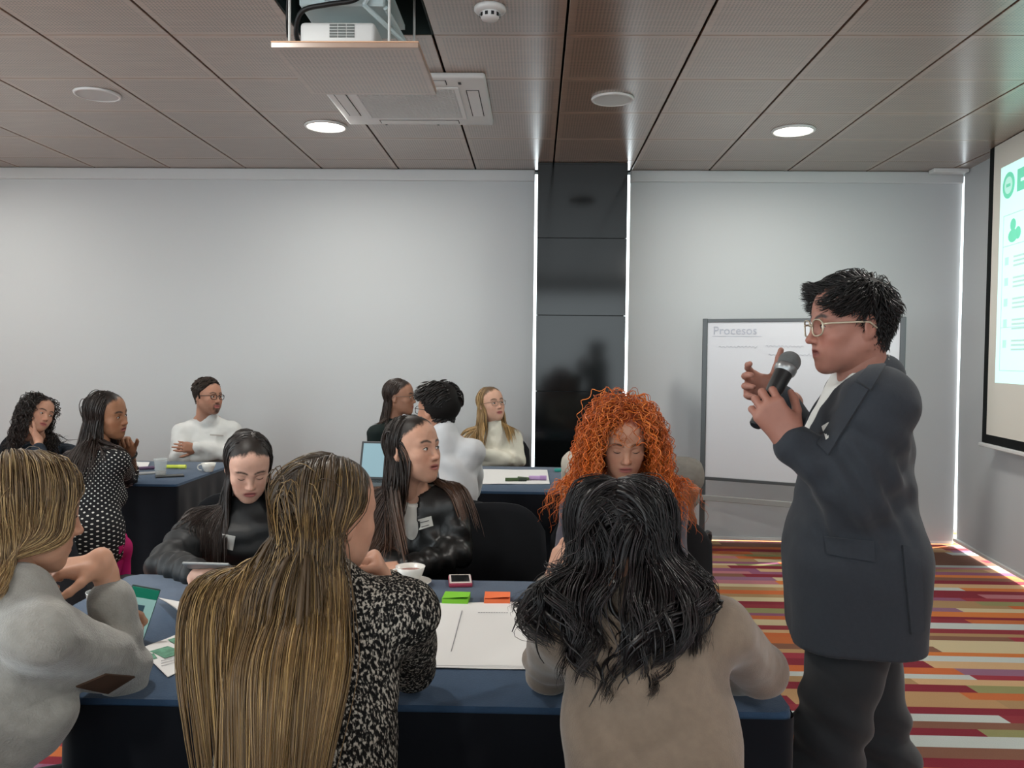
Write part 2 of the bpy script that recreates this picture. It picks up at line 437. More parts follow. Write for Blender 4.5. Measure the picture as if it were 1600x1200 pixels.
# air conditioning cassette
ax0, ax1, ay0, ay1 = -1.165, -0.275, 4.33, 5.21
acw, acd = ax1 - ax0, ay1 - ay0
ac = empty('air_conditioner', ((ax0 + ax1) / 2, (ay0 + ay1) / 2, CEIL))
b_ = MB()
hw, hd = acw / 2, acd / 2
def ringbox(mb, o, i, z0, z1, bevel=0.0):
    mb.box((-o, -o, z0), (o, -i, z1), bevel); mb.box((-o, i, z0), (o, o, z1), bevel)
    mb.box((-o, -i, z0), (-i, i, z1), bevel); mb.box((i, -i, z0), (o, i, z1), bevel)
b_.box((-hw, -hd, -0.030), (hw, hd, 0.0), bevel=0.012, seg=3)
b_.build('casing', M_WHITE, ac, smooth='auto')
g_ = MB(); gi = 0.27
ringbox(g_, gi + 0.025, gi, -0.037, -0.0305, 0.002)
g_.build('grille_frame', M_WHITE, ac)
MB().box((-gi, -gi, -0.0325), (gi, gi, -0.0303)).build('filter', mt('filter_grey', '#4d5050', 0.9, 0.1), ac)
slat = MB().box((-gi, -0.0045, -0.0365), (gi, 0.0045, -0.0335)).mesh('grille_slat')
for k in range(28): link('grille_slat', slat, M_OFFWHITE, ac, (0, -gi + 0.0095 + k * 0.0193, 0))
slat2 = MB().box((-0.0025, -gi, -0.0362), (0.0025, gi, -0.0332)).mesh('grille_slat_bar')
for k in range(24): link('grille_slat', slat2, M_OFFWHITE, ac, (-gi + 0.0125 + k * 0.0224, 0, 0))
for a in range(4):
    f = MB(); f.box((-0.235, 0.335, -0.0335), (0.235, 0.395, -0.0295), bevel=0.0012)
    o = f.build('air_flap', M_WHITE, ac); o.rotation_euler = (0, 0, a * pi / 2)
    g = MB(); 
    for (u0, u1, v0, v1) in ((-0.24, 0.24, 0.330, 0.334), (-0.24, 0.24, 0.396, 0.400), (-0.24, -0.236, 0.33, 0.40), (0.236, 0.24, 0.33, 0.40)):
        g.box((u0, v0, -0.0312), (u1, v1, -0.0295))
    o = g.build('flap_slot', mt('slot_dark', '#2b2d2d', 0.8, 0.1), ac); o.rotation_euler = (0, 0, a * pi / 2)
for q in (((0.30, -0.37, -0.0335), (0.315, -0.34, -0.030)), ((0.10, 0.425, -0.0325), (0.112, 0.437, -0.030)), ((-0.22, 0.425, -0.0325), (-0.208, 0.437, -0.030))): MB().box(*q).build('latch', M_BLACK, ac)
tag(ac, 'white square cassette air conditioner with slatted grille in the ceiling', 'air conditioner')

# projector on its lift, with the lowered hatch panel
pr = empty('projector_lift', ((hx0 + hx1) / 2, (hy0 + hy1) / 2, CEIL - 0.27))
pw = 0.285
lp = panel_mesh(2 * pw, TILE - 0.02); lp_o = link('hatch_panel', lp, M_PANEL, pr, (0.035, 0, 0))
MB().box((0.035 - pw, -0.292, 0.0195), (0.035 + pw, 0.292, 0.024)).build('panel_backing', mt('raw_board', '#c9a184', 0.7, 0.2), pr)
bd = MB().box((-0.165, -0.20, 0.045), (0.135, 0.12, 0.135), bevel=0.018, seg=3); bd.build('projector_body', M_WHITE, pr, smooth='auto')
vt = MB()
for k in range(3):
    for q in range(5): vt.box((-0.045 + k * 0.034, -0.2035, 0.072 + q * 0.011), (-0.015 + k * 0.034, -0.199, 0.079 + q * 0.011))
vt.build('vent_slots', mt('vent_grey', '#6d7270', 0.7, 0.2), pr)
ft = MB()
ft = ft.tube((0, 0, 0.024), (0, 0, 0.047), 0.012).mesh('projector_foot')
for x in (-0.13, 0.10):
    for y in (-0.16, 0.09): link('projector_foot', ft, M_BLACK, pr, (x, y, 0))
rod = MB().tube((0, 0, 0.02), (0, 0, 0.62), 0.0055, n=10).mesh('lift_rod')
for x, y in ((-0.19, -0.25), (0.20, -0.25), (-0.20, 0.22), (0.235, 0.17)): link('lift_rod', rod, M_OFFWHITE, pr, (x, y, 0))
cg = MB()
cg.box((-0.17, -0.19, 0.20), (0.17, 0.16, 0.235), bevel=0.006); cg.box((-0.15, -0.16, 0.235), (0.15, 0.13, 0.34), bevel=0.01)
cg.box((-0.19, -0.24, 0.255), (-0.15, 0.2, 0.275)); cg.box((0.15, -0.24, 0.255), (0.19, 0.2, 0.275))
cg.build('lift_carriage', mt('lift_blue_grey', '#b9c9cb', 0.5, 0.4), pr)
MB().box((-0.10, -0.165, 0.262), (0.08, -0.158, 0.280), bevel=0.003).build('carriage_slot', M_BLACK, pr)
ar = MB()
for (a, bq) in (((-0.19, -0.25, 0.34), (-0.06, -0.2, 0.22)), ((0.20, -0.25, 0.34), (0.09, -0.2, 0.2)), ((0.17, -0.17, 0.2), (0.235, 0.17, 0.12)), ((-0.06, -0.2, 0.22), (-0.12, 0.1, 0.34)), ((0.09, -0.2, 0.2), (0.235, -0.05, 0.10))):
    ar.tube(a, bq, 0.010, n=8)
ar.build('scissor_arm', mt('lift_blue_grey', '#b9c9cb', 0.5, 0.4), pr)
cbm = MB()
pts = [Vector((-0.175, -0.10, 0.05)), Vector((-0.19, -0.16, 0.10)), Vector((-0.15, -0.22, 0.165)), Vector((-0.05, -0.235, 0.185)), Vector((0.05, -0.235, 0.20)), Vector((0.10, -0.22, 0.235)), Vector((0.08, -0.12, 0.24))]
def catmull(pts, n=6):
    out = []; m = len(pts)
    for i in range(m - 1):
        p0, p1, p2, p3 = pts[max(i - 1, 0)], pts[i], pts[i + 1], pts[min(i + 2, m - 1)]
        for k in range(n):
            t = k / n
            out.append(0.5 * ((2 * p1) + (p2 - p0) * t + (2 * p0 - 5 * p1 + 4 * p2 - p3) * t * t + (3 * p1 - p0 - 3 * p2 + p3) * t ** 3))
    out.append(pts[-1]); return out
cbm.path(catmull(pts), 0.010, 8); cbm.build('power_cable', M_BLACK, pr, smooth=True)
c2 = MB(); c2.path(catmull([Vector((-0.20, -0.24, 0.06)), Vector((-0.215, -0.2, 0.14)), Vector((-0.20, -0.24, 0.22)), Vector((-0.21, -0.2, 0.36))]), 0.005, 8); c2.build('signal_cable', M_BLACK, pr, smooth=True)
tag(pr, 'white projector on a ceiling lift above its lowered wooden hatch panel', 'projector')

# ------------------------------------------------------------------ projection screen on the side blind
# local frame: u runs along the side towards the viewer, n points into the room
SU = WDIR.copy(); SN = Vector((-1.0, 0.104, 0)).normalized()
s_top_left = P(1553, 232, 1.0); 
def on_screen_plane(px, py, off):
    w = Vector(ray(px, py)); p0 = WC + SN * off; t = (p0 - Vector(CAMPOS)).dot(SN) / w.dot(SN)
    return Vector(CAMPOS) + w * t
OFF = 0.10
pA = on_screen_plane(1542, 450, OFF); pB = on_screen_plane(1533, 690, OFF)
scr = empty('projection_screen', (pA.x, pA.y, 0)); 
scr.rotation_euler = (0, 0, math.atan2(SU.y, SU.x))
zb = pB.z; zt = CEIL - 0.001; SW = 2.3
MB().box((0, -0.004, zb), (SW, 0.004, zt)).build('border_cloth', mt('screen_border', '#101314', 0.8, 0.2), scr)
MB().box((0.075, -0.0065, zb + 0.06), (SW - 0.075, -0.0045, zt - 0.004)).build('screen_surface', mt('screen_white', '#d9d6cd', 0.8, 0.2), scr)
MB().box((-0.03, -0.016, zb - 0.03), (SW + 0.03, 0.016, zb - 0.002), bevel=0.006).build('weight_bar', M_WHITE, scr)
pI = on_screen_plane(1569, 263, OFF - 0.01); pJ = on_screen_plane(1559, 598, OFF - 0.01)
iu = (pI - Vector((pA.x, pA.y, 0))).dot(SU); iz1 = pI.z; iz0 = pJ.z; IW = SW - 2 * iu
def glow(name, c, s): return mt(name, c, 0.9, 0.0, emit=c, estr=s)
G_W = glow('slide_white', '#c4ece6', 0.42); G_G = glow('slide_green', '#6cc6a6', 0.36); G_L = glow('slide_grey', '#a9c9c3', 0.34); G_P = glow('slide_pale', '#a9d9cc', 0.36)
slide = MB().box((iu, -0.0082, iz0), (iu + IW, -0.0068, iz1)).build('slide', G_W, scr)
def srect(u0, u1, z0, z1, m_, name, lvl=0):
    return MB().box((iu + u0, -0.0100 - lvl * 0.0006, z0), (iu + u1, -0.0084 - lvl * 0.0006, z1)).build(name, m_, slide)
lg = MB().lathe([(0.0, 0.0), (0.085, 0.0), (0.085, 0.0012), (0.0, 0.0012)], 28).build('slide_logo', G_G, slide); lg.location = (iu + 0.12, -0.0088, iz1 - 0.135); lg.rotation_euler = (pi / 2, 0, 0)
lg2 = MB().lathe([(0.0, 0.0), (0.055, 0.0), (0.055, 0.0012), (0.0, 0.0012)], 28).build('slide_logo_core', G_P, slide); lg2.location = (iu + 0.12, -0.0101, iz1 - 0.135); lg2.rotation_euler = (pi / 2, 0, 0)
srect(0.09, 0.15, iz1 - 0.145, iz1 - 0.125, G_G, 'slide_logo_bar', 3)
srect(0.24, 0.75, iz1 - 0.20, iz1 - 0.06, G_G, 'slide_banner'); srect(0.29, 0.70, iz1 - 0.145, iz1 - 0.125, G_W, 'slide_banner_text', 1)
hz = iz1 - iz0
for (u0, u1, z0, z1) in ((0.06, IW - 0.06, iz1 - 0.33, iz1 - 0.325), (0.06, IW - 0.06, iz0 + 0.08, iz0 + 0.085), (0.06, 0.066, iz0 + 0.08, iz1 - 0.33), (0.06, IW - 0.06, iz1 - 0.53, iz1 - 0.525), (0.06, IW - 0.06, iz0 + 0.36, iz0 + 0.364)):
    srect(u0, u1, z0, z1, G_L, 'slide_rule')
ic = MB(); ic.ball((0, 0, 0), 0.04, 8, (1, 0.05, 1)); ic.ball((0, 0, -0.07), 0.06, 8, (1.1, 0.05, 0.7)); ic.ball((0.07, 0, -0.06), 0.04, 8, (1, 0.05, 1)); ic.build('slide_icon', G_G, slide, loc=(iu + 0.20, -0.0095, iz1 - 0.40))
for r_ in range(5):
    zc = iz1 - 0.60 - r_ * (hz - 0.80) / 4.6
    srect(0.10, 0.15, zc - 0.05, zc, G_P, 'slide_bullet')
    for q in range(3): srect(0.22, 0.22 + 1.3 - 0.2 * q, zc - 0.012 - q * 0.028, zc - q * 0.028, G_L, 'slide_text')
tag(scr, 'projection screen with black border showing a pale green slide', 'projection screen')
# ------------------------------------------------------------------ tables
TZ = 0.715
M_NAVY = mt('navy_tablecloth', '#2d435c', 0.92, 0.15, noise=0.06, nscale=30, bump=0.15, bscale=300, sheen=0.2)
M_SKIRT = mt('black_table_skirt', '#12151b', 0.95, 0.12, noise=0.1, nscale=8, sheen=0.1)
M_STEEL = mt('steel_tube', '#6a6c6e', 0.4, 0.5, metal=0.8)
def round_poly(poly, r, n=5):
    out = []; m = len(poly)
    for i in range(m):
        a, p, c = Vector(poly[i - 1]), Vector(poly[i]), Vector(poly[(i + 1) % m])
        u = (a - p).normalized(); v = (c - p).normalized()
        s = p + u * r; e = p + v * r
        for k in range(n + 1):
            t = k / n; q = s.lerp(p, t).lerp(p.lerp(e, t), t); out.append((q.x, q.y))
    return out
def table(poly, label, seed=0, wave=0.012):
    cx = sum(p[0] for p in poly) / len(poly); cy = sum(p[1] for p in poly) / len(poly)
    root = empty('covered_table', (cx, cy, 0))
    rp = [(x - cx, y - cy) for x, y in round_poly(poly, 0.03)]
    tb = MB().prism(rp, TZ - 0.03, TZ)
    es = [e for e in tb.bm.edges if all(abs(v.co.z - TZ) < 1e-6 for v in e.verts)]
    bmesh.ops.bevel(tb.bm, geom=es, offset=0.008, segments=3, affect='EDGES', profile=0.5)
    tb.build('tabletop', M_NAVY, root, smooth='auto')
    # the skirt hangs in soft folds
    per = []; m = len(rp)
    for i in range(m):
        a = Vector(rp[i]); b = Vector(rp[(i + 1) % m]); n = max(1, int((b - a).length / 0.02))
        for k in range(n): per.append(a.lerp(b, k / n))
    cen = Vector((0, 0)); rr = random.Random(seed); ph = rr.uniform(0, 6)
    zs = [TZ - 0.012, TZ - 0.03, TZ - 0.08, 0.5, 0.25, 0.01]; verts = []; faces = []
    n = len(per); s = 0; arc = []
    for i in range(n): arc.append(s); s += (per[(i + 1) % n] - per[i]).length
    k1 = round(s / 0.19); k2 = round(s / 0.43)
    for zi, z in enumerate(zs):
        f = (TZ - z) / TZ
        for i in range(n):
            t = per[(i + 1) % n] - per[i - 1]; nr = Vector((t.y, -t.x)).normalized()
            w = wave * (f ** 0.6) * (math.sin(2 * pi * k1 * arc[i] / s + ph) + 0.7 * math.sin(2 * pi * k2 * arc[i] / s + 2 * ph)) if f > 0.05 else 0
            q = per[i] + nr * (0.006 + max(w + wave * 1.2 * f, 0))
            verts.append((q.x, q.y, z))
    for zi in range(len(zs) - 1):
        for i in range(n):
            j = (i + 1) % n; faces.append((zi * n + i, zi * n + j, (zi + 1) * n + j, (zi + 1) * n + i))
    me = bpy.data.meshes.new('skirt'); me.from_pydata(verts, [], faces); me.shade_smooth()
    link('skirt', me, M_SKIRT, root)
    xs = [p[0] for p in rp]; ys = [p[1] for p in rp]
    lg = MB().tube((0, 0, 0), (0, 0, TZ - 0.03), 0.018).mesh('leg')
    for x, y in ((min(xs) + 0.33, min(ys) + 0.1), (max(xs) - 0.1, min(ys) + 0.1), (min(xs) + 0.33, max(ys) - 0.1), (max(xs) - 0.1, max(ys) - 0.1)): link('leg', lg, M_STEEL, root, (x, y, 0))
    tag(root, label, 'table', 'cloth covered tables')
    return root
# counter-clockwise outlines
g0 = G(107, 1090, TZ); g1 = G(1241, 1114, TZ); g2 = G(205, 897, TZ); gx = g1[0]
table([tuple(g0[:2]), tuple(g1[:2]), (gx, g2[1]), tuple(g2[:2]), (g2[0] - 0.0, g2[1] - 0.36)], 'front table with navy top and black skirt between the nearest women', 1, wave=0.008)
ym0 = G(800, 768, TZ)[1]; ym1 = G(800, 729, TZ)[1]
table([(-1.2, ym0), (0.72, ym0), (0.72, ym1), (-1.2, ym1)], 'middle table with navy top and black skirt before the black pillar', 2)
gl = G(275, 757, TZ); yl1 = G(270, 721, TZ)[1]
table([(-2.95, gl[1]), (gl[0], gl[1]), (gl[0], yl1), (-2.95, yl1)], 'back table with navy top and black skirt beside the polka dot blouse', 3)

# ------------------------------------------------------------------ chairs
M_COVER = mt('black_chair_cover', '#14161a', 0.9, 0.15, noise=0.1, nscale=12, sheen=0.15)
def make_chair():
    root = empty('covered_chair')
    # origin under the seat centre, the sitter faces -y
    st = MB().box((-0.22, -0.22, 0.345), (0.22, 0.22, 0.415), bevel=0.03, seg=3); st.build('seat', M_COVER, root, smooth='auto')
    vs, fs = [], []; nx, nz = 16, 14
    for s_ in (0, 1):
        for k in range(nz + 1):
            for i in range(nx + 1):
                u = -1 + 2 * i / nx; v = k / nz
                z = 0.38 + v * 0.47
                # rounded shoulders
                hwid = 0.225 * (1 - 0.10 * v)
                x = u * hwid
                zz = z - 0.10 * (abs(u) ** 4) * max(0, (v - 0.3) / 0.7)
                y = 0.215 + 0.07 * v + 0.05 * (1 - u * u) - 0.03 + (0.028 if s_ else -0.0) * (1 - abs(u) ** 4) * (1 - max(0, v - 0.9) * 8)
                vs.append((x, y, zz))
    S = (nx + 1) * (nz + 1)
    for k in range(nz):
        for i in range(nx):
            a = k * (nx + 1) + i; fs += [(a, a + 1, a + nx + 2, a + nx + 1), (S + a + 1, S + a, S + a + nx + 1, S + a + nx + 2)]
    bord = [k * (nx + 1) for k in range(nz + 1)] + [nz * (nx + 1) + i for i in range(1, nx + 1)] + [k * (nx + 1) + nx for k in range(nz - 1, -1, -1)]
    for a, b in zip(bord[:-1], bord[1:]): fs.append((b, a, S + a, S + b))
    me = bpy.data.meshes.new('backrest'); me.from_pydata(vs, [], fs); me.shade_smooth()
    bm = bmesh.new(); bm.from_mesh(me); bmesh.ops.recalc_face_normals(bm, faces=bm.faces); bm.to_mesh(me); bm.free()
    link('backrest', me, M_COVER, root)
    lg = MB().tube((0, 0, 0), (0, 0, 0.36), 0.013, 0.016).mesh('leg')
    for x in (-0.19, 0.19):
        for y in (-0.19, 0.19): link('leg', lg, M_GREYMETAL, root, (x, y, 0))
    return root
CHAIR0 = make_chair(); _chair_used = []
def chair(x, y, rz, label):
    o = CHAIR0 if not _chair_used else copy_tree(CHAIR0)
    _chair_used.append(o); o.location = (x, y, 0); o.rotation_euler = (0, 0, rz)
    tag(o, label, 'chair', 'black covered banquet chairs'); return o

# ------------------------------------------------------------------ whiteboard on castors
wl = P(1097, 600, 6.22); WB_ANG = math.radians(-24); WBW = 1.35
wb = empty('whiteboard', (wl[0], wl[1], 0), WB_ANG)
z_t = 1.70; z_b = 0.545
M_WBF = mt('whiteboard_frame', '#55585a', 0.4, 0.5, metal=0.5)
MB().box((0.03, -0.008, z_b), (WBW - 0.03, 0.008, z_t)).build('board', mt('whiteboard_enamel', '#c6c7cc', 0.25, 0.5), wb)
MB().box((0.03, -0.014, z_t - 0.012), (WBW - 0.03, 0.014, z_t + 0.012), bevel=0.003).build('top_rail', M_WBF, wb)
MB().box((0.03, -0.014, z_b - 0.012), (WBW - 0.03, 0.014, z_b + 0.012), bevel=0.003).build('bottom_rail', M_WBF, wb)
for x in (0.0, WBW - 0.036): MB().box((x, -0.02, 0.10), (x + 0.036, 0.02, z_t + 0.015), bevel=0.004).build('post', M_WBF, wb)
MB().box((0.03, -0.10, 0.395), (WBW - 0.03, 0.01, 0.41), bevel=0.003).box((0.03, -0.105, 0.395), (WBW - 0.03, -0.095, 0.435), bevel=0.003).build('pen_tray', mt('tray_grey', '#8b8d8c', 0.5, 0.4), wb)
for x in (0.018, WBW - 0.018):
    MB().path([(x, -0.27, 0.085), (x, -0.2, 0.105), (x, 0.0, 0.115), (x, 0.2, 0.105), (x, 0.27, 0.085)], 0.016, 8).build('foot_bar', M_WBF, wb)
    for y in (-0.27, 0.27):
        o = MB().path([(x + 0.03 * math.cos(t) * 0 + 0.0, y + 0.034 * math.cos(t), 0.045 + 0.034 * math.sin(t)) for t in np.linspace(0, 2 * pi, 20, endpoint=False)], 0.011, 8, closed=True).tube((x - 0.012, y, 0.045), (x + 0.012, y, 0.045), 0.012).build('castor', M_BLACK, wb, smooth=True)
me = text_mesh('Procesos', 0.085); o = link('handwriting', me, mt('faint_marker', '#a9adb8', 0.8, 0.1), wb, (0.075, -0.0095, 1.60), (pi / 2, 0, 0))
hw_ = MB(); hw_.box((0.07, -0.0095, 1.585), (0.42, -0.0085, 1.588)); hw_.build('handwriting', mt('faint_marker', '#a9adb8'), wb)
rr = random.Random(4)
for (x0, x1, z) in ((0.12, 0.40, 1.51), (0.45, 0.72, 1.515), (0.47, 0.78, 1.455)):
    s_ = MB(); n = int((x1 - x0) / 0.008); s_.path([(x0 + i * 0.008, -0.0092, z + 0.011 * math.sin(i * 1.9) * rr.uniform(0.3, 1)) for i in range(n)], 0.0012, 4); s_.build('handwriting', mt('faint_marker2', '#b2b5bd', 0.8, 0.1), wb)
tag(wb, 'whiteboard with faint writing on a grey wheeled stand behind the speaker', 'whiteboard')
wpen = MB().tube((0, 0, 0), (0.13, 0, 0), 0.008).tube((0.13, 0, 0), (0.165, 0, 0), 0.0085).build('marker_pen', mt('beige_pen', '#c9b489', 0.5, 0.4))
q_ = wb.matrix_basis @ Vector((0.46, -0.055, 0.419)); wpen.location = q_; wpen.rotation_euler = (0, 0, WB_ANG)
tag(wpen, 'beige marker pen lying in the tray of the whiteboard', 'pen')
# ------------------------------------------------------------------ solid modelling on a grid (for bodies, clothes, hands, heads)
def A3(p): return np.asarray(p, dtype=np.float64)
def unit(v): v = A3(v); return v / (np.linalg.norm(v) + 1e-12)
def prim_d(pr, p):
    """distance from points p (..., 3) to a rounded shape"""
    t = pr[0]
    if t == 'rc':                                    # tapered capsule, optionally flattened along an axis
        _, a, b, ra, rb, ax, s = pr
        ab = b - a; L2 = ab.dot(ab) + 1e-12
        q = p - a
        tt = np.clip((q @ ab) / L2, 0, 1)
        q = q - tt[..., None] * ab
        if ax is not None:
            qa = q @ ax; q = q + (qa * (1 / s - 1))[..., None] * ax
            return (np.sqrt((q * q).sum(-1)) - (ra + (rb - ra) * tt)) * (0.5 + 0.5 * s)
        return np.sqrt((q * q).sum(-1)) - (ra + (rb - ra) * tt)
    if t == 'el':
        _, c, r, R = pr
        q = p - c
        if R is not None: q = q @ R                  # columns of R are the axes
        k0 = np.sqrt(((q / r) ** 2).sum(-1)); k1 = np.sqrt(((q / (r * r)) ** 2).sum(-1))
        return k0 * (k0 - 1) / (k1 + 1e-9)
    if t == 'bx':
        _, c, hs, R, rd = pr
        q = p - c
        if R is not None: q = q @ R
        q = np.abs(q) - (hs - rd)
        return np.sqrt((np.maximum(q, 0) ** 2).sum(-1)) + np.minimum(q.max(-1), 0) - rd
def rc(a, b, ra, rb=None, ax=None, s=1.0): return ('rc', A3(a), A3(b), ra, ra if rb is None else rb, None if ax is None else unit(ax), s)
def el(c, r, R=None): return ('el', A3(c), A3(r), None if R is None else A3(R))
def bx(c, h, R=None, rd=0.0): return ('bx', A3(c), A3(h), None if R is None else A3(R), rd)
def prim_box(pr, m):
    t = pr[0]
    if t == 'rc':
        r = max(pr[3], pr[4]) + m
        return np.minimum(pr[1], pr[2]) - r, np.maximum(pr[1], pr[2]) + r
    r = (pr[2].max() if t == 'el' else np.linalg.norm(pr[2])) + m
    return pr[1] - r, pr[1] + r
def smin(a, b, k):
    if k <= 0: return np.minimum(a, b)
    h = np.maximum(k - np.abs(a - b), 0) / k
    return np.minimum(a, b) - h * h * k * 0.25
def sdf(prims, p):
    """prims: list of (shape, blend, sign)"""
    d = np.full(p.shape[:-1], 9.0)
    for pr, k, s in prims:
        e = prim_d(pr, p)
        d = smin(d, e, k) if s > 0 else -smin(-d, e, k)
    return d
def solid(prims, h):
    """-> vertices, quads of the blended union"""
    lo = np.full(3, 1e9); hi = np.full(3, -1e9)
    for pr, k, s in prims:
        if s > 0:
            a, b = prim_box(pr, 0.0); lo = np.minimum(lo, a); hi = np.maximum(hi, b)
    lo -= 4 * h; hi += 4 * h
    n = np.ceil((hi - lo) / h).astype(int) + 1
    v = np.full(n, 1.0, dtype=np.float32)
    ax = [lo[i] + h * np.arange(n[i]) for i in range(3)]
    for pr, k, s in prims:
        a, b = prim_box(pr, k + 3 * h)
        i0 = np.clip(np.floor((a - lo) / h).astype(int), 0, n); i1 = np.clip(np.ceil((b - lo) / h).astype(int) + 1, 0, n)
        if (i1 <= i0).any(): continue
        sl = tuple(slice(i0[i], i1[i]) for i in range(3))
        g = np.stack(np.meshgrid(ax[0][sl[0]], ax[1][sl[1]], ax[2][sl[2]], indexing='ij'), -1)
        d = prim_d(pr, g).astype(np.float32)
        v[sl] = smin(v[sl], d, k) if s > 0 else -smin(-v[sl], d, k)
    return surface_nets(v, lo, h)
def surface_nets(v, lo, h):
    s = v < 0
    c = np.zeros(tuple(x - 1 for x in v.shape), dtype=np.int8)
    offs = [(i, j, k) for i in (0, 1) for j in (0, 1) for k in (0, 1)]
    nx, ny, nz = c.shape
    for (i, j, k) in offs: c += s[i:i + nx, j:j + ny, k:k + nz]
    I = np.nonzero((c > 0) & (c < 8))
    m = len(I[0])
    cv = np.stack([v[I[0] + i, I[1] + j, I[2] + k] for (i, j, k) in offs], 1).astype(np.float64)
    acc = np.zeros((m, 3)); cnt = np.zeros(m)
    O = np.array(offs, dtype=float)
    for a in range(8):
        for b in range(a + 1, 8):
            if np.abs(O[a] - O[b]).sum() != 1: continue
            x = (cv[:, a] < 0) != (cv[:, b] < 0)
            t = cv[x, a] / (cv[x, a] - cv[x, b])
            acc[x] += O[a] + t[:, None] * (O[b] - O[a]); cnt[x] += 1
    vert = lo + h * (np.stack(I, 1) + acc / cnt[:, None])
    idx = np.full(c.shape, -1, dtype=np.int64); idx[I] = np.arange(m)
    quads = []
    for axn in range(3):
        sh = [slice(0, None)] * 3; sh2 = [slice(0, None)] * 3
        sh[axn] = slice(0, -1); sh2[axn] = slice(1, None)
        s0 = s[tuple(sh)]; s1 = s[tuple(sh2)]
        E = np.nonzero(s0 != s1); E = np.stack(E, 1)
        u, w = (axn + 1) % 3, (axn + 2) % 3
        ok = (E[:, u] > 0) & (E[:, w] > 0) & (E[:, u] < v.shape[u] - 1) & (E[:, w] < v.shape[w] - 1)
        E = E[ok]
        if len(E) == 0: continue
        du = np.zeros(3, int); du[u] = 1; dw = np.zeros(3, int); dw[w] = 1
        q = [idx[tuple((E - du - dw).T)], idx[tuple((E - dw).T)], idx[tuple(E.T)], idx[tuple((E - du).T)]]
        q = np.stack(q, 1); flip = ~s0[tuple(E.T)]
        q[flip] = q[flip][:, ::-1]
        quads.append(q)
    q = np.concatenate(quads); q = q[(q >= 0).all(1)]
    return vert, q
def vnormals(v, q):
    n = np.cross(v[q[:, 2]] - v[q[:, 0]], v[q[:, 3]] - v[q[:, 1]])
    o = np.zeros_like(v)
    for i in range(4):
        for a in range(3): o[:, a] += np.bincount(q[:, i], n[:, a], len(v))
    return o / (np.linalg.norm(o, axis=1, keepdims=True) + 1e-12)
def relax(v, q, it=2, f=0.5):
    a = np.concatenate([q[:, 0], q[:, 1], q[:, 2], q[:, 3]]); b = np.concatenate([q[:, 1], q[:, 2], q[:, 3], q[:, 0]])
    deg = np.bincount(a, minlength=len(v)) + np.bincount(b, minlength=len(v))
    for _ in range(it):
        s = np.stack([np.bincount(a, v[b, i], len(v)) + np.bincount(b, v[a, i], len(v)) for i in range(3)], 1)
        v = v * (1 - f) + f * s / np.maximum(deg, 1)[:, None]
    return v
_H = np.random.default_rng(3).random(4096)
def vnoise(p):
    i = np.floor(p).astype(np.int64); f = p - i; f = f * f * (3 - 2 * f)
    def hsh(x, y, z): return _H[(x * 73 + y * 179 + z * 283 + (x * y) * 7 + (y * z) * 13) & 4095]
    r = 0
    for dx in (0, 1):
        for dy in (0, 1):
            for dz in (0, 1):
                w = (f[..., 0] if dx else 1 - f[..., 0]) * (f[..., 1] if dy else 1 - f[..., 1]) * (f[..., 2] if dz else 1 - f[..., 2])
                r = r + w * hsh(i[..., 0] + dx, i[..., 1] + dy, i[..., 2] + dz)
    return r * 2 - 1
def fbm(p, o=3):
    r = 0; a = 1.0
    for k in range(o): r = r + a * vnoise(p * 2 ** k + 17.3 * k); a *= 0.5
    return r
def np_mesh(name, v, q, col=None, smooth=True, uv=None):
    me = bpy.data.meshes.new(name)
    k = q.shape[1]
    me.vertices.add(len(v)); me.vertices.foreach_set('co', np.ascontiguousarray(v, dtype=np.float32).ravel())
    me.loops.add(q.size); me.loops.foreach_set('vertex_index', np.ascontiguousarray(q, dtype=np.int32).ravel())
    me.polygons.add(len(q)); me.polygons.foreach_set('loop_start', np.arange(0, q.size, k, dtype=np.int32))
    me.polygons.foreach_set('use_smooth', np.full(len(q), smooth))
    if col is not None:
        ca = me.color_attributes.new('Col', 'FLOAT_COLOR', 'POINT')
        c4 = np.ones((len(v), 4), dtype=np.float32); c4[:, :3] = col
        ca.data.foreach_set('color', c4.ravel())
    me.update(calc_edges=True); me.validate()
    if uv is not None:
        ul = me.uv_layers.new(name='UVMap'); ul.data.foreach_set('uv', np.ascontiguousarray(uv[q.ravel()], dtype=np.float32).ravel())
    return me
def rotm(yaw=0, pitch=0, roll=0):
    """a head or body that faces -y, pitched down, rolled, then turned by yaw (degrees)"""
    y, p, r = (math.radians(a) for a in (yaw, pitch, roll))
    Rz = np.array([[math.cos(y), -math.sin(y), 0], [math.sin(y), math.cos(y), 0], [0, 0, 1]])
    Rx = np.array([[1, 0, 0], [0, math.cos(p), -math.sin(p)], [0, math.sin(p), math.cos(p)]])
    Ry = np.array([[math.cos(r), 0, math.sin(r)], [0, 1, 0], [-math.sin(r), 0, math.cos(r)]])
    return Rz @ Ry @ Rx

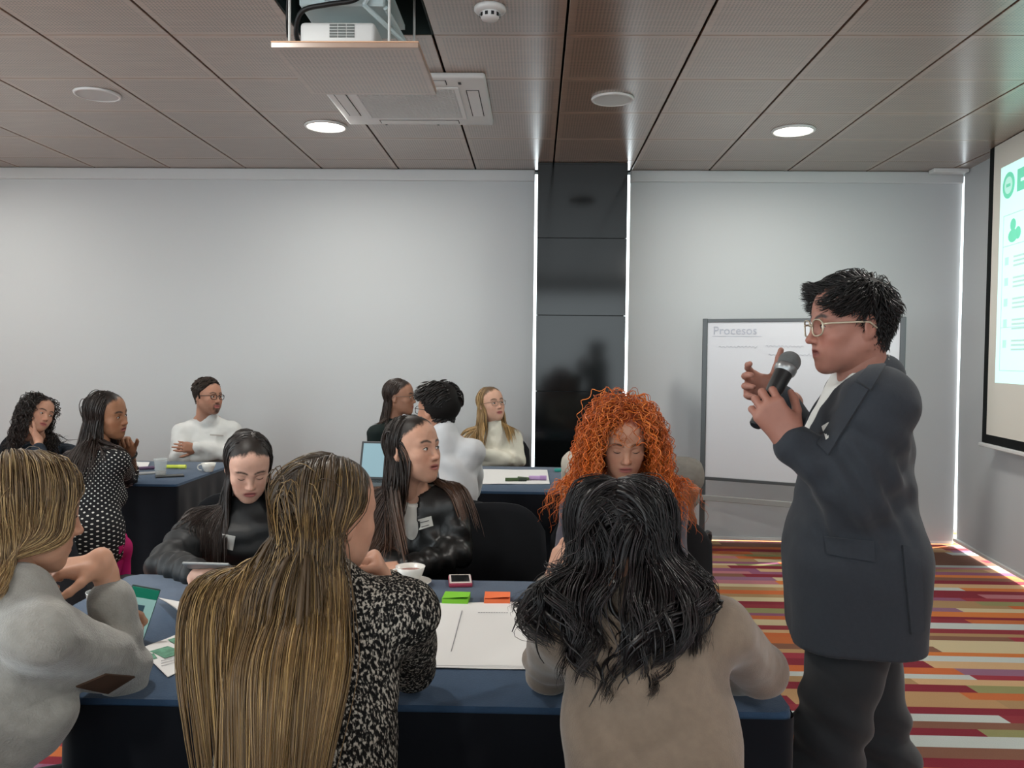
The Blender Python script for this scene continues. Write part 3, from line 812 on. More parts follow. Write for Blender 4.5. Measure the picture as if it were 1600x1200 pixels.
# ------------------------------------------------------------------ heads
def sy(f): return [f(1), f(-1)]
def head_prims(male=False, mouth_open=0.0):
    k = 0.028; o = []
    add = lambda pr, k_=0.02, s=1: o.append((pr, k_, s))
    add(el((0, 0.016, 0.036), (0.0735, 0.094, 0.084)), 0)
    add(el((0, -0.035, 0.035), (0.060, 0.052, 0.062)), 0.04)                    # forehead
    add(el((0, -0.030, -0.030), (0.0585, 0.060, 0.070)), 0.04)                  # middle of the face
    jw = 0.052 if male else 0.046
    for s in (1, -1):
        add(rc((s * jw, 0.008, -0.050), (s * 0.016, -0.066, -0.098), 0.020, 0.015), 0.03)   # jaw line
        add(el((s * 0.041, -0.060, -0.027), (0.021, 0.020, 0.019)), 0.025)                 # cheekbone
        add(el((s * 0.030, -0.064, -0.058), (0.020, 0.018, 0.024)), 0.025)                 # cheek
    add(el((0, -0.071, -0.100), (0.019 if male else 0.016, 0.016, 0.014)), 0.022)           # chin
    add(el((0, -0.035, -0.072), (0.044, 0.046, 0.036)), 0.03)
    for s in (1, -1):
        add(rc((s * 0.010, -0.0845, 0.018), (s * 0.044, -0.072, 0.021), 0.0085, 0.007), 0.016)  # brow
        add(el((s * 0.031, -0.0965, 0.000), (0.0185, 0.0150, 0.0110)), 0.012, -1)              # socket
        add(el((s * 0.031, -0.0750, -0.001), (0.0150, 0.0130, 0.0115)), 0.006)                 # lid over the eye
    nl = 0.0015 if male else 0.0
    add(rc((0, -0.0860, 0.010), (0, -0.1040 - nl, -0.030), 0.0070, 0.0090), 0.012)
    add(el((0, -0.1065 - nl, -0.0335), (0.0092, 0.0090, 0.0080)), 0.008)
    for s in (1, -1):
        add(el((s * 0.0110, -0.0960, -0.0365), (0.0072, 0.0090, 0.0065)), 0.007)
        add(el((s * 0.0060, -0.1010, -0.0445), (0.0034, 0.0048, 0.0032)), 0.003, -1)
    add(el((0, -0.078, -0.062), (0.027, 0.016, 0.020)), 0.016)                              # mouth barrel
    mo = mouth_open * 0.006
    add(el((0, -0.0895, -0.0600 + mo), (0.0210, 0.0075, 0.0052)), 0.006)
    add(el((0, -0.0885, -0.0715 - mo), (0.0180, 0.0080, 0.0060)), 0.006)
    add(el((0, -0.0985, -0.0655), (0.0220 - 0.006 * mouth_open, 0.0090, 0.0016 + mo)), 0.004, -1)
    for s in (1, -1):                                                                       # ears
        R = rotm(s * 18, -8, 0)
        add(el((s * 0.0770, 0.016, -0.006), (0.0060, 0.0180, 0.0300), R), 0.008)
        add(el((s * 0.0840, 0.0150, -0.002), (0.0050, 0.0110, 0.0190), R), 0.004, -1)
        add(el((s * 0.0740, 0.008, -0.030), (0.0060, 0.0090, 0.0100)), 0.006)
    add(rc((0, 0.022, -0.03), (0, 0.036, -0.15), 0.056 if male else 0.048, 0.054 if male else 0.045), 0.03)
    return o
_HEADS = {}
def head_mesh(male, h, mouth):
    key = (male, h, mouth)
    if key not in _HEADS:
        v, q = solid(head_prims(male, mouth), h); v = relax(v, q, 1, 0.4)
        _HEADS[key] = (v, q)
    return _HEADS[key]
def hairline(v, low=0.0):
    """> 0 where hair grows"""
    x, y, z = v[:, 0], v[:, 1], v[:, 2]
    front = (z - 0.072 + low) + 0.55 * np.maximum(y + 0.06, 0) * 0 
    f = z - 0.006 * np.exp(-((np.abs(x) - 0.042) / 0.014) ** 2) - 0.022 * np.exp(-(np.abs(x) / 0.028) ** 2) * smooth01(-0.03, -0.06, y) - np.interp(y, [-0.11, -0.06, -0.02, 0.012, 0.03, 0.06, 0.12], [0.062, 0.062, 0.038, 0.004, -0.035, -0.065, -0.075]) + low
    return f
def smooth01(a, b, x): t = np.clip((x - a) / (b - a), 0, 1); return t * t * (3 - 2 * t)
def face_colours(v, skin, hair_c, lips='#a9605c', brow=None, stubble=0.0, goatee=0.0, brow_thick=1.0, blush=0.25, scalp=True):
    c = np.tile(np.array(lin(skin)), (len(v), 1)); x, y, z = v[:, 0], v[:, 1], v[:, 2]; ax = np.abs(x)
    def mix(m, col):
        nonlocal c
        c = c * (1 - m[:, None]) + np.array(lin(col)) * m[:, None]
    fr = smooth01(-0.045, -0.065, y)
    base = np.array(lin(skin)); bl = np.clip(base * np.array([1.08, 0.72, 0.68]), 0, 1)
    m = fr * np.exp(-((ax - 0.040) / 0.02) ** 2 - ((z + 0.036) / 0.02) ** 2) * blush; c = c * (1 - m[:, None]) + bl * m[:, None]
    m = fr * np.exp(-((ax) / 0.014) ** 2 - ((z + 0.034) / 0.012) ** 2) * blush * 0.8; c = c * (1 - m[:, None]) + bl * m[:, None]
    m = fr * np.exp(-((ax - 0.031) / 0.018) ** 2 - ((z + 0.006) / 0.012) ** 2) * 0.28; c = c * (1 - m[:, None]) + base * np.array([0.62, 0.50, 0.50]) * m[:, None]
    if stubble > 0:
        m = smooth01(-0.038, -0.060, z + 0.25 * np.maximum(0, 0.05 - ax) * 0) * smooth01(0.03, 0.0, y) * stubble
        mix(m, '#4a3a34')
    if goatee > 0:
        m = fr * np.maximum(np.exp(-((ax) / 0.024) ** 4 - ((z + 0.052) / 0.0055) ** 2), np.exp(-((ax) / 0.019) ** 4 - ((z + 0.094) / 0.016) ** 4)) * goatee; mix(np.clip(m, 0, 1), '#2c2420')
        m = fr * np.exp(-((ax - 0.024) / 0.006) ** 2 - ((z + 0.072) / 0.02) ** 4) * goatee; mix(np.clip(m, 0, 1), '#2c2420')
    lipm = smooth01(-0.080, -0.086, y) * np.clip(1.6 * np.exp(-((ax) / 0.0215) ** 4 - ((z + 0.066) / (0.0105 - 0.12 * ax)) ** 4), 0, 1)
    mix(lipm, lips)
    slit = smooth01(-0.080, -0.086, y) * np.exp(-((ax) / 0.022) ** 6 - ((z + 0.0655) / 0.0022) ** 2) * 0.75; mix(slit, '#3a1a18')
    zb = 0.0215 + 0.006 * np.sin(np.clip((ax - 0.012) / 0.036, 0, 1) * pi * 0.85) - 0.05 * np.maximum(ax - 0.040, 0)
    bm_ = fr * np.clip(1.5 * np.exp(-((ax - 0.031) / 0.0205) ** 6 - ((z - zb) / (0.0036 * brow_thick)) ** 2), 0, 0.92)
    bm_ *= smooth01(0.006, 0.013, ax); mix(bm_, brow or hair_c)
    if scalp:
        ear = np.exp(-((y - 0.014) / 0.022) ** 4 - ((z + 0.006) / 0.036) ** 4) * smooth01(0.0715, 0.0745, ax)
        m = smooth01(0.003, 0.019, hairline(v) + 0.004 * vnoise(v * 220.0)) * (1 - ear); mix(m, hair_c)
    return c
def eye_meshes(openness=1.0, gaze=(0.0, 0.0), iris='#2b1a12'):
    """almond patches with iris and lash line, in head space; one (v, q, col) per eye"""
    out = []
    nu, nv = 18, 9
    for s in (1, -1):
        c = np.array([s * 0.031, -0.0750, -0.001]); R = np.array([0.0155, 0.0136, 0.0120])
        v = []; col = []
        hu = 0.0128; top = 0.0056 * openness; bot = 0.0040 * openness
        for j in range(nv + 1):
            for i in range(nu + 1):
                u = -1 + 2 * i / nu; w = j / nv
                a = (1 - abs(u) ** 2.2); zt = top * a ** 0.8 + 0.0012 * u * s * 0 ; zb_ = -bot * a ** 0.9
                x = u * hu; z = zb_ + (zt - zb_) * w
                yy = -R[1] * math.sqrt(max(0.05, 1 - (x / R[0]) ** 2 - (z / R[2]) ** 2)) - 0.0006
                v.append(c + np.array([x, yy, z]))
                gx, gz = gaze[0] * 0.006, gaze[1] * 0.004
                d = math.hypot(x - gx, z - gz)
                if d < 0.0026: k_ = (0.004, 0.003, 0.003)
                elif d < 0.0058: k_ = lin(iris)
                else: k_ = lin('#cfc8c2')
                if w > 0.86: k_ = (0.012, 0.008, 0.007)
                col.append(k_)
        q = []
        for j in range(nv):
            for i in range(nu):
                a = j * (nu + 1) + i; q.append((a, a + 1, a + nu + 2, a + nu + 1))
        # the lash line along the upper lid
        n0 = len(v)
        for i in range(nu + 1):
            u = -1.08 + 2.16 * i / nu; a = max(0, 1 - abs(u) ** 2.2); z = top * a ** 0.8 if openness > 0.2 else -0.0035 * a - 0.001
            x = u * hu; th = 0.0013
            yy = -R[1] * math.sqrt(max(0.03, 1 - (x / R[0]) ** 2 - (z / R[2]) ** 2)) - 0.0008
            for dz, dy in ((-th * 0.5, 0), (0.0, -0.0016), (th, 0)):
                v.append(c + np.array([x, yy + dy, z + dz])); col.append((0.010, 0.007, 0.006))
        for i in range(nu):
            for e in range(2): q.append((n0 + i * 3 + e, n0 + i * 3 + 3 + e, n0 + i * 3 + 4 + e, n0 + i * 3 + 1 + e))
        if openness <= 0.2:
            keep = q[nu * nv:]; out.append((np.array(v), np.array(keep), np.array(col)))
        else: out.append((np.array(v), np.array(q), np.array(col)))
    return out

# ------------------------------------------------------------------ hands
def hand_prims(w, fwd, palm, thumb_side, curl=(0.3, 0.35, 0.4, 0.45), bend=1.0, thumb=(0.6, 0.6, 0.3), tbend=0.4, spread=0.10, size=1.0, curls=None):
    """w wrist, fwd towards the knuckles, palm: direction the palm faces, thumb_side: +1/-1 picks the side of the thumb.
    curl: bend at the knuckle per finger in radians; the two joints beyond bend by 'bend' times as much."""
    w = A3(w); Fd = unit(fwd); N = unit(A3(palm) - Fd * np.dot(palm, Fd)); S = np.cross(Fd, N) * thumb_side
    o = []; z = size
    base = [(0.088, 0.030), (0.094, 0.010), (0.090, -0.010), (0.082, -0.028)]
    ln = [0.074, 0.083, 0.077, 0.060]; rad = [0.0090, 0.0092, 0.0088, 0.0078]
    for i, (f, s) in enumerate(base):
        o.append((rc(w + Fd * 0.004 * z + S * s * 0.55 * z, w + (Fd * f + S * s) * z, 0.0150 * z, 0.0125 * z), 0.018 * z, 1))
    o.append((el(w + (Fd * 0.036 + S * 0.026 + N * 0.010) * z, np.array([0.030, 0.019, 0.017]) * z, np.stack([Fd, S, N], 1)), 0.016 * z, 1))
    for i, (f, s) in enumerate(base):
        p = w + (Fd * f + S * s) * z; a = 0.0; cu = curl[i]
        sp = spread * (1.5 - i) / 1.5
        D0 = unit(Fd + S * sp)
        joints = curls[i] if curls else (cu, cu * bend * 1.1, cu * bend * 0.7)
        r = rad[i] * z
        for k, (fr, da) in enumerate(zip((0.46, 0.30, 0.24), joints)):
            a += da
            d = D0 * math.cos(a) + N * math.sin(a)
            e = p + d * ln[i] * fr * z
            o.append((rc(p, e, r * (1.05 - 0.06 * k), r * (0.98 - 0.08 * k)), 0.004 * z, 1)); p = e
    tb = w + (Fd * 0.024 + S * 0.030 + N * 0.006) * z
    d = unit(S * thumb[0] + Fd * thumb[1] + N * thumb[2])
    e = tb + d * 0.040 * z; o.append((rc(tb, e, 0.0150 * z, 0.0108 * z), 0.010 * z, 1))
    d2 = unit(d + (Fd * 0.6 + N * 0.3 - S * 0.3) * tbend)
    e2 = e + d2 * 0.030 * z; o.append((rc(e, e2, 0.0108 * z, 0.0098 * z), 0.004, 1))
    d3 = unit(d2 + (Fd * 0.4 - S * 0.3) * tbend)
    o.append((rc(e2, e2 + d3 * 0.022 * z, 0.0100 * z, 0.0078 * z), 0.004, 1))
    return o

# ------------------------------------------------------------------ hair
def grow(roots, dirs, lengths, steps, coll, off, gravity, wander=0.02, rng=RNG, ramp=4.0, cling=0.0, cling_z=-9.0, pull=None, target_down=(0, 0, -1)):
    """lets strands fall from the scalp and slide over the shapes in coll; -> (steps + 1, n, 3)"""
    n = len(roots); p = roots.copy(); d = dirs.copy(); out = [p.copy()]
    st = (lengths / steps)[:, None]; dn = A3(target_down)
    for k in range(steps):
        g = np.clip(gravity(k / steps), 0, 1)
        nd_ = d * (1 - g) + dn * g + rng.normal(0, wander, (n, 3))
        if pull is not None: nd_ = nd_ + pull(p, k / steps)
        nd_ /= np.linalg.norm(nd_, axis=1, keepdims=True) + 1e-9
        p2 = p + nd_ * st
        d = nd_
        ok_ = np.maximum(off * min(1.0, (k + 1) / ramp), np.minimum(off, 0.003))
        for _ in range(2):
            s = sdf(coll, p2); e = 0.004
            gr = np.stack([sdf(coll, p2 + np.eye(3)[a] * e) - s for a in range(3)], 1) / e
            gr /= np.linalg.norm(gr, axis=1, keepdims=True) + 1e-9
            push = np.maximum(ok_ - s, 0)
            p2 = p2 + gr * np.minimum(push, st[:, 0] * 1.2)[:, None]
            if cling: p2 = p2 - gr * (np.clip(s - ok_, 0, st[:, 0] * 0.6) * cling * (p2[:, 2] > cling_z))[:, None]
        hit = (push > 0)[:, None]; dg = np.minimum((d * gr).sum(1, keepdims=True), 0)
        d = np.where(hit, d - gr * dg, d); d /= np.linalg.norm(d, axis=1, keepdims=True) + 1e-9
        p = p2; out.append(p.copy())
    return np.stack(out)
def curlify(path, amp, turns, rng=RNG, start=0.0, clump=None):
    """adds a helix to each strand, growing from 'start' of its length"""
    S, n, _ = path.shape
    t = np.linspace(0, 1, S)[:, None]
    T = np.gradient(path, axis=0); T /= np.linalg.norm(T, axis=2, keepdims=True) + 1e-9
    ref = np.array([0.31, 0.2, 0.93]); U = np.cross(T, ref); U /= np.linalg.norm(U, axis=2, keepdims=True) + 1e-9; V = np.cross(T, U)
    ph = rng.uniform(0, 2 * pi, n)[None]; tn = (turns * rng.uniform(0.8, 1.25, n))[None]; sg = rng.choice([-1, 1], n)[None]
    a = amp * rng.uniform(0.6, 1.3, n)[None] * smooth01(start, min(start + 0.35, 1.0), t)
    ang = ph + sg * tn * 2 * pi * t
    return path + (a * np.cos(ang))[..., None] * U + (a * np.sin(ang))[..., None] * V
def resample(path, S2):
    S = path.shape[0]; t = np.linspace(0, S - 1, S2); i = np.clip(t.astype(int), 0, S - 2); f = (t - i)[:, None, None]
    p0 = path[np.clip(i - 1, 0, S - 1)]; p1 = path[i]; p2 = path[i + 1]; p3 = path[np.clip(i + 2, 0, S - 1)]
    return 0.5 * (2 * p1 + (p2 - p0) * f + (2 * p0 - 5 * p1 + 4 * p2 - p3) * f ** 2 + (3 * p1 - p0 - 3 * p2 + p3) * f ** 3)
def strands_mesh(name, path, rad, c0, c1, rng=RNG, var=0.25, streak=None, streak_share=0.0, flat=1.0, grad_pow=1.5, sides=3):
    """three-sided tapering strands; colour runs from c0 at the root to c1 at the tip, a share of them in the streak colour"""
    S, n, _ = path.shape
    T = np.gradient(path, axis=0); T /= np.linalg.norm(T, axis=2, keepdims=True) + 1e-9
    ref = np.array([0.13, 0.9, 0.35]); U = np.cross(T, ref); U /= np.linalg.norm(U, axis=2, keepdims=True) + 1e-9; V = np.cross(T, U)
    t = np.linspace(0, 1, S)
    r = (rad * rng.uniform(0.7, 1.3, n))[None] * (np.interp(t, [0, 0.1, 0.75, 1], [0.8, 1, 0.85, 0.15]))[:, None]
    ph = rng.uniform(0, 2 * pi, n)[None]
    vs = []
    for k in range(sides):
        a = ph + 2 * pi * k / sides
        vs.append(path + (r * np.cos(a))[..., None] * U + (r * flat * np.sin(a))[..., None] * V)
    v = np.stack(vs, 2)                                             # S, n, sides, 3
    idx = np.arange(S * n * sides).reshape(S, n, sides)
    q = []
    for k in range(sides):
        k2 = (k + 1) % sides
        q.append(np.stack([idx[:-1, :, k], idx[:-1, :, k2], idx[1:, :, k2], idx[1:, :, k]], -1).reshape(-1, 4))
    q = np.concatenate(q)
    C0 = np.array(lin(c0)); C1 = np.array(lin(c1)); g = (t ** grad_pow)[:, None, None]
    base = C0 * (1 - g) + C1 * g; base = np.repeat(base, n, axis=1)
    if streak is not None:
        pick = rng.random(n) < streak_share; w = (pick * rng.uniform(0.5, 1.0, n))[None, :, None] * np.interp(t, [0, 0.06, 0.3, 1], [0.2, 0.5, 0.9, 1])[:, None, None]
        base = base * (1 - w) + np.array(lin(streak)) * w
    base = base * np.exp(rng.normal(0, var, n))[None, :, None]
    col = np.clip(np.repeat(base[:, :, None, :], sides, 2), 0, 1).reshape(-1, 3)
    return np_mesh(name, v.reshape(-1, 3), q, col)
def scalp_points(n, rng=RNG, low=0.0, front_trim=0.0):
    out = []
    while sum(len(a) for a in out) < n:
        u = rng.normal(size=(n * 3, 3)); u /= np.linalg.norm(u, axis=1, keepdims=True)
        p = np.array([0, 0.016, 0.036]) + u * np.array([0.0735, 0.094, 0.084])
        f = hairline(p, low)
        k = (f > 0.004 + front_trim * (p[:, 1] < -0.03)) & (rng.random(len(p)) < np.where(p[:, 1] < -0.015, 1.0, 0.55))
        out.append(p[k])
    return np.concatenate(out)[:n]
SCALP_C = np.array([0, 0.016, 0.036]); SCALP_R = np.array([0.0735, 0.094, 0.084])
FACE_GUARD = [(el((0, -0.065, -0.040), (0.052, 0.062, 0.095)), 0.0, 1)]
HEAD_COLL = [(el(SCALP_C, SCALP_R), 0.0, 1), (el((0, -0.03, -0.03), (0.0585, 0.06, 0.07)), 0.02, 1), (rc((0, 0.022, -0.03), (0, 0.036, -0.16), 0.054, 0.056), 0.03, 1)]
def xform_prims(prims, R, o, s=1.0):
    out = []
    for pr, k, sg in prims:
        t = pr[0]
        if t == 'rc': q = ('rc', o + R @ (pr[1] * s), o + R @ (pr[2] * s), pr[3] * s, pr[4] * s, None if pr[5] is None else R @ pr[5], pr[6])
        elif t == 'el': q = ('el', o + R @ (pr[1] * s), pr[2] * s, R if pr[3] is None else R @ pr[3])
        else: q = ('bx', o + R @ (pr[1] * s), pr[2] * s, R if pr[3] is None else R @ pr[3], pr[4] * s)
        out.append((q, k * s, sg))
    return out

# ------------------------------------------------------------------ the figure
M_SKIN = mat('skin', '#c98f74', 0.52, 0.35, attr='Col', noise=0.04, nscale=60, sss=0.08)
M_EYE = mat('eye', '#ffffff', 0.2, 0.5, attr='Col')
M_HAIR = mat('hair', '#201610', 0.42, 0.42, attr='Col')
class Figure:
    def __init__(self, origin, label, **kw):
        self.o = A3(origin); self.o = np.array([self.o[0], self.o[1], 0.0])
        self.root = empty('person', self.o); tag(self.root, label, 'person', kw.get('group', 'people at the workshop'))
        self.skin = []                                               # (v, q, col) pieces of the one body mesh
        self.coll = []
        self.skin_c = kw.get('skin', '#c08a6e'); self.bvh = {}
    def head(self, c, yaw, pitch=0, roll=0, s=1.0, male=False, h=0.003, mouth=0.0, hair_c='#1b1411', openness=1.0, gaze=(0, 0), iris='#2b1a12', eyes=True, **fc):
        self.hc = A3(c); self.R = rotm(yaw, pitch, roll); self.s = s
        v, q = head_mesh(male, h, mouth)
        col = face_colours(v, self.skin_c, hair_c, **fc)
        self.skin.append((self.hc + (v * s) @ self.R.T, q, col))
        self.head_coll = xform_prims(HEAD_COLL, self.R, self.hc, s); self.guard = xform_prims(FACE_GUARD, self.R, self.hc, s)
        if eyes:
            for (ev, eq, ec) in eye_meshes(openness, gaze, iris):
                link('eye', np_mesh('eye', self.hc + (ev * s) @ self.R.T - self.o, eq, ec), M_EYE, self.root)
        return self
    def hl(self, p): return self.hc + self.R @ (A3(p) * self.s)      # head space -> world
    def flesh(self, prims, h=0.005, col=None, relax_n=1):
        v, q = solid(prims, h); v = relax(v, q, relax_n, 0.4)
        c = np.tile(np.array(lin(col or self.skin_c)), (len(v), 1)); self.skin.append((v, q, c)); return v, q
    def finish_body(self):
        off = 0; V, Q, C = [], [], []
        for v, q, c in self.skin: V.append(v); Q.append(q + off); C.append(c); off += len(v)
        return link('body', np_mesh('body', np.concatenate(V) - self.o, np.concatenate(Q), np.concatenate(C)), M_SKIN, self.root)
    def garment(self, name, prims, material, h=0.008, folds=(), crumple=0.0, cscale=14.0, cstretch=(1, 1, 1), relax_n=2, uv=None, col=None, parent=None):
        v, q = solid(prims, h); v = relax(v, q, relax_n, 0.5)
        if folds or crumple:
            n = vnormals(v, q); d = np.zeros(len(v))
            for (c, dr, freq, amp, rad) in folds:
                w = v - A3(c); g = np.exp(-(w * w).sum(1) / (rad * rad))
                d += amp * g * np.sin(2 * pi * freq * (w @ unit(dr)) + 1.6 * vnoise(v * 9.0))
            if crumple: d += crumple * fbm(v * cscale * A3(cstretch), 3)
            v = v + n * d[:, None]
        self.bvh[name] = BVHTree.FromPolygons([tuple(x) for x in v], [tuple(int(i) for i in x) for x in q])
        uvs = uv(v) if uv else None
        return link(name, np_mesh(name, v - self.o, q, col(v) if col else None, uv=uvs), material, parent or self.root)
    def decal(self, name, on, quad_px, material, th=0.003, n=(10, 10), parent=None, lift=0.001, rnd=0.0, poly=None):
        """a thin piece of cloth or paper laid on a garment; the corners are given as seen from the front of the room's camera"""
        b = self.bvh[on]; c = [np.array(x, float) for x in quad_px]; nu, nv = n
        pts = []; nrm = []
        o = Vector(CAMPOS)
        for j in range(nv + 1):
            for i in range(nu + 1):
                u, w = i / nu, j / nv
                px = (c[0] * (1 - u) + c[1] * u) * (1 - w) + (c[3] * (1 - u) + c[2] * u) * w
                d = Vector(ray(px[0], px[1])).normalized()
                hit, nn, _, dist = b.ray_cast(o, d)
                pts.append(None if hit is None else np.array(hit)); nrm.append(None if hit is None else np.array(nn))
        dd = np.array([np.nan if q is None else np.linalg.norm(q - CAMPOS) for q in pts]); md = np.nanmedian(dd)
        good = [i for i in range(len(pts)) if pts[i] is not None and abs(dd[i] - md) < 0.12]
        for i in range(len(pts)):
            if i not in good:                                        # off the edge of the garment: fold back to the nearest point on it
                g_ = min(good, key=lambda k: (k % (nu + 1) - i % (nu + 1)) ** 2 + (k // (nu + 1) - i // (nu + 1)) ** 2)
                pts[i] = pts[g_]; nrm[i] = nrm[g_]
        pts = np.array(pts); nrm = np.array(nrm); nm = nrm.mean(0); nm /= np.linalg.norm(nm)
        nr = nrm * 0.3 + nm * 0.7; nr /= np.linalg.norm(nr, axis=1, keepdims=True)
        g = pts.reshape(nv + 1, nu + 1, 3).copy()
        for _ in range(2):                                           # a little ironing
            g[1:-1, 1:-1] = 0.5 * g[1:-1, 1:-1] + 0.125 * (g[:-2, 1:-1] + g[2:, 1:-1] + g[1:-1, :-2] + g[1:-1, 2:])
        g = g.reshape(-1, 3)
        top = g + nr * (lift + th); bot = g + nr * (lift - 0.002)
        S = len(g); V = np.concatenate([top, bot]); fs = []
        for j in range(nv):
            for i in range(nu):
                a = j * (nu + 1) + i
                fs.append((a, a + 1, a + nu + 2, a + nu + 1)); fs.append((S + a + 1, S + a, S + a + nu + 1, S + a + nu + 2))
        bord = [i for i in range(nu + 1)] + [j * (nu + 1) + nu for j in range(1, nv + 1)] + [nv * (nu + 1) + i for i in range(nu - 1, -1, -1)] + [j * (nu + 1) for j in range(nv - 1, 0, -1)]
        for a, b2 in zip(bord, bord[1:] + bord[:1]): fs.append((a, S + a, S + b2, b2))
        me = bpy.data.meshes.new(name); me.from_pydata([tuple(x - self.o) for x in V], [], fs)
        bm = bmesh.new(); bm.from_mesh(me); bmesh.ops.recalc_face_normals(bm, faces=bm.faces); bm.to_mesh(me); bm.free()
        me.shade_smooth(); me.set_sharp_from_angle(angle=math.radians(50))
        return link(name, me, material, parent or self.root)
    def hair_mesh(self, path, rad, c0, c1, name='hair', **kw):
        return link(name, strands_mesh(name, path - self.o, rad, c0, c1, **kw), M_HAIR, self.root)
    def glasses(self, material, r=0.0205, wire=0.0013, lens=None, shape=1.0):
        mb = MB(); H = self.hl
        for s in (1, -1):
            c = np.array([s * 0.033, -0.101, -0.002])
            pts = []
            for t in np.linspace(0, 2 * pi, 24, endpoint=False):
                ca, sa = math.cos(t), math.sin(t); e = 0.75
                pts.append(Vector(H(c + np.array([r * 1.12 * abs(ca) ** e * np.sign(ca), 0.006 * (abs(ca) if ca * s > 0 else 0), r * 0.86 * shape * abs(sa) ** e * np.sign(sa)])) - self.o))
            mb.path(pts, wire, 6, closed=True)
            mb.path([Vector(H(p) - self.o) for p in ((s * 0.056, -0.096, 0.006), (s * 0.070, -0.083, 0.007), (s * 0.080, -0.02, 0.006), (s * 0.082, 0.012, 0.004), (s * 0.081, 0.03, -0.012))], wire * 1.2, 6)
        mb.path([Vector(H(p) - self.o) for p in ((-0.010, -0.102, 0.003), (0, -0.105, 0.006), (0.010, -0.102, 0.003))], wire, 6)
        return mb.build('glasses', material, self.root, smooth=True)
def torso_prims(pelvis, chest, neck, sL, sR, hip=0.165, waist=0.140, bust=0.158, depth=0.112, arm=0.0, female=True, belly=0.0, fwd=None):
    """a clothed trunk between the hip centre, the mid chest and the neck base; shoulders given"""
    pelvis, chest, neck, sL, sR = map(A3, (pelvis, chest, neck, sL, sR))
    lat = unit(sL - sR); upv = unit(chest - pelvis); f = unit(np.cross(lat, upv)); 
    if fwd is not None and np.dot(f, fwd) < 0: f = -f
    upn = unit(np.cross(f, lat)) ; upn = upn if upn[2] > 0 else -upn
    R = np.stack([lat, f, upn], 1); o = []
    mid = pelvis * 0.52 + chest * 0.48
    o.append((el(pelvis, (hip, depth * 1.12, 0.13), R), 0.0, 1))
    o.append((el(mid + f * belly, (waist, depth * 0.98 + belly, 0.15), R), 0.07, 1))
    o.append((el(chest, (bust, depth, 0.16), R), 0.07, 1))
    top = (sL + sR) / 2
    o.append((el(top * 0.7 + chest * 0.3, (np.linalg.norm(sL - sR) / 2 * 0.92, depth * 0.78, 0.085), R), 0.05, 1))
    for s in (sL, sR):
        o.append((rc(neck * 0.75 + top * 0.25, s, 0.052, 0.050), 0.05, 1))
    if female:
        for sg in (1, -1): o.append((el(chest + lat * 0.068 * sg + f * depth * 0.72 - upn * 0.02, (0.062, 0.058, 0.062), R), 0.04, 1))
    return o, f, lat, upn
def arm_prims(s, e, w, r=(0.056, 0.046, 0.042, 0.034), k=0.03):
    return [(rc(s, e, r[0], r[1]), k, 1), (rc(e, w, r[2], r[3]), 0.02, 1)]
def leg_prims(pelvis, lat, f, knees, ankles, r=(0.092, 0.066, 0.058, 0.045)):
    o = []
    for sg, kn, an in zip((1, -1), knees, ankles):
        hp = A3(pelvis) + A3(lat) * 0.088 * sg - np.array([0, 0, 0.03])
        o.append((rc(hp, kn, r[0], r[1]), 0.05, 1)); o.append((rc(kn, an, r[2], r[3]), 0.02, 1))
    return o
def shoe_prims(an, f):
    an = A3(an); f = unit([f[0], f[1], 0]); b = np.array([an[0], an[1], 0.035])
    return [(rc(b - f * 0.03, b + f * 0.16, 0.037, 0.032), 0.0, 1), (rc(b + np.array([0, 0, 0.03]), b + np.array([0, 0, 0.05]), 0.04), 0.03, 1)]
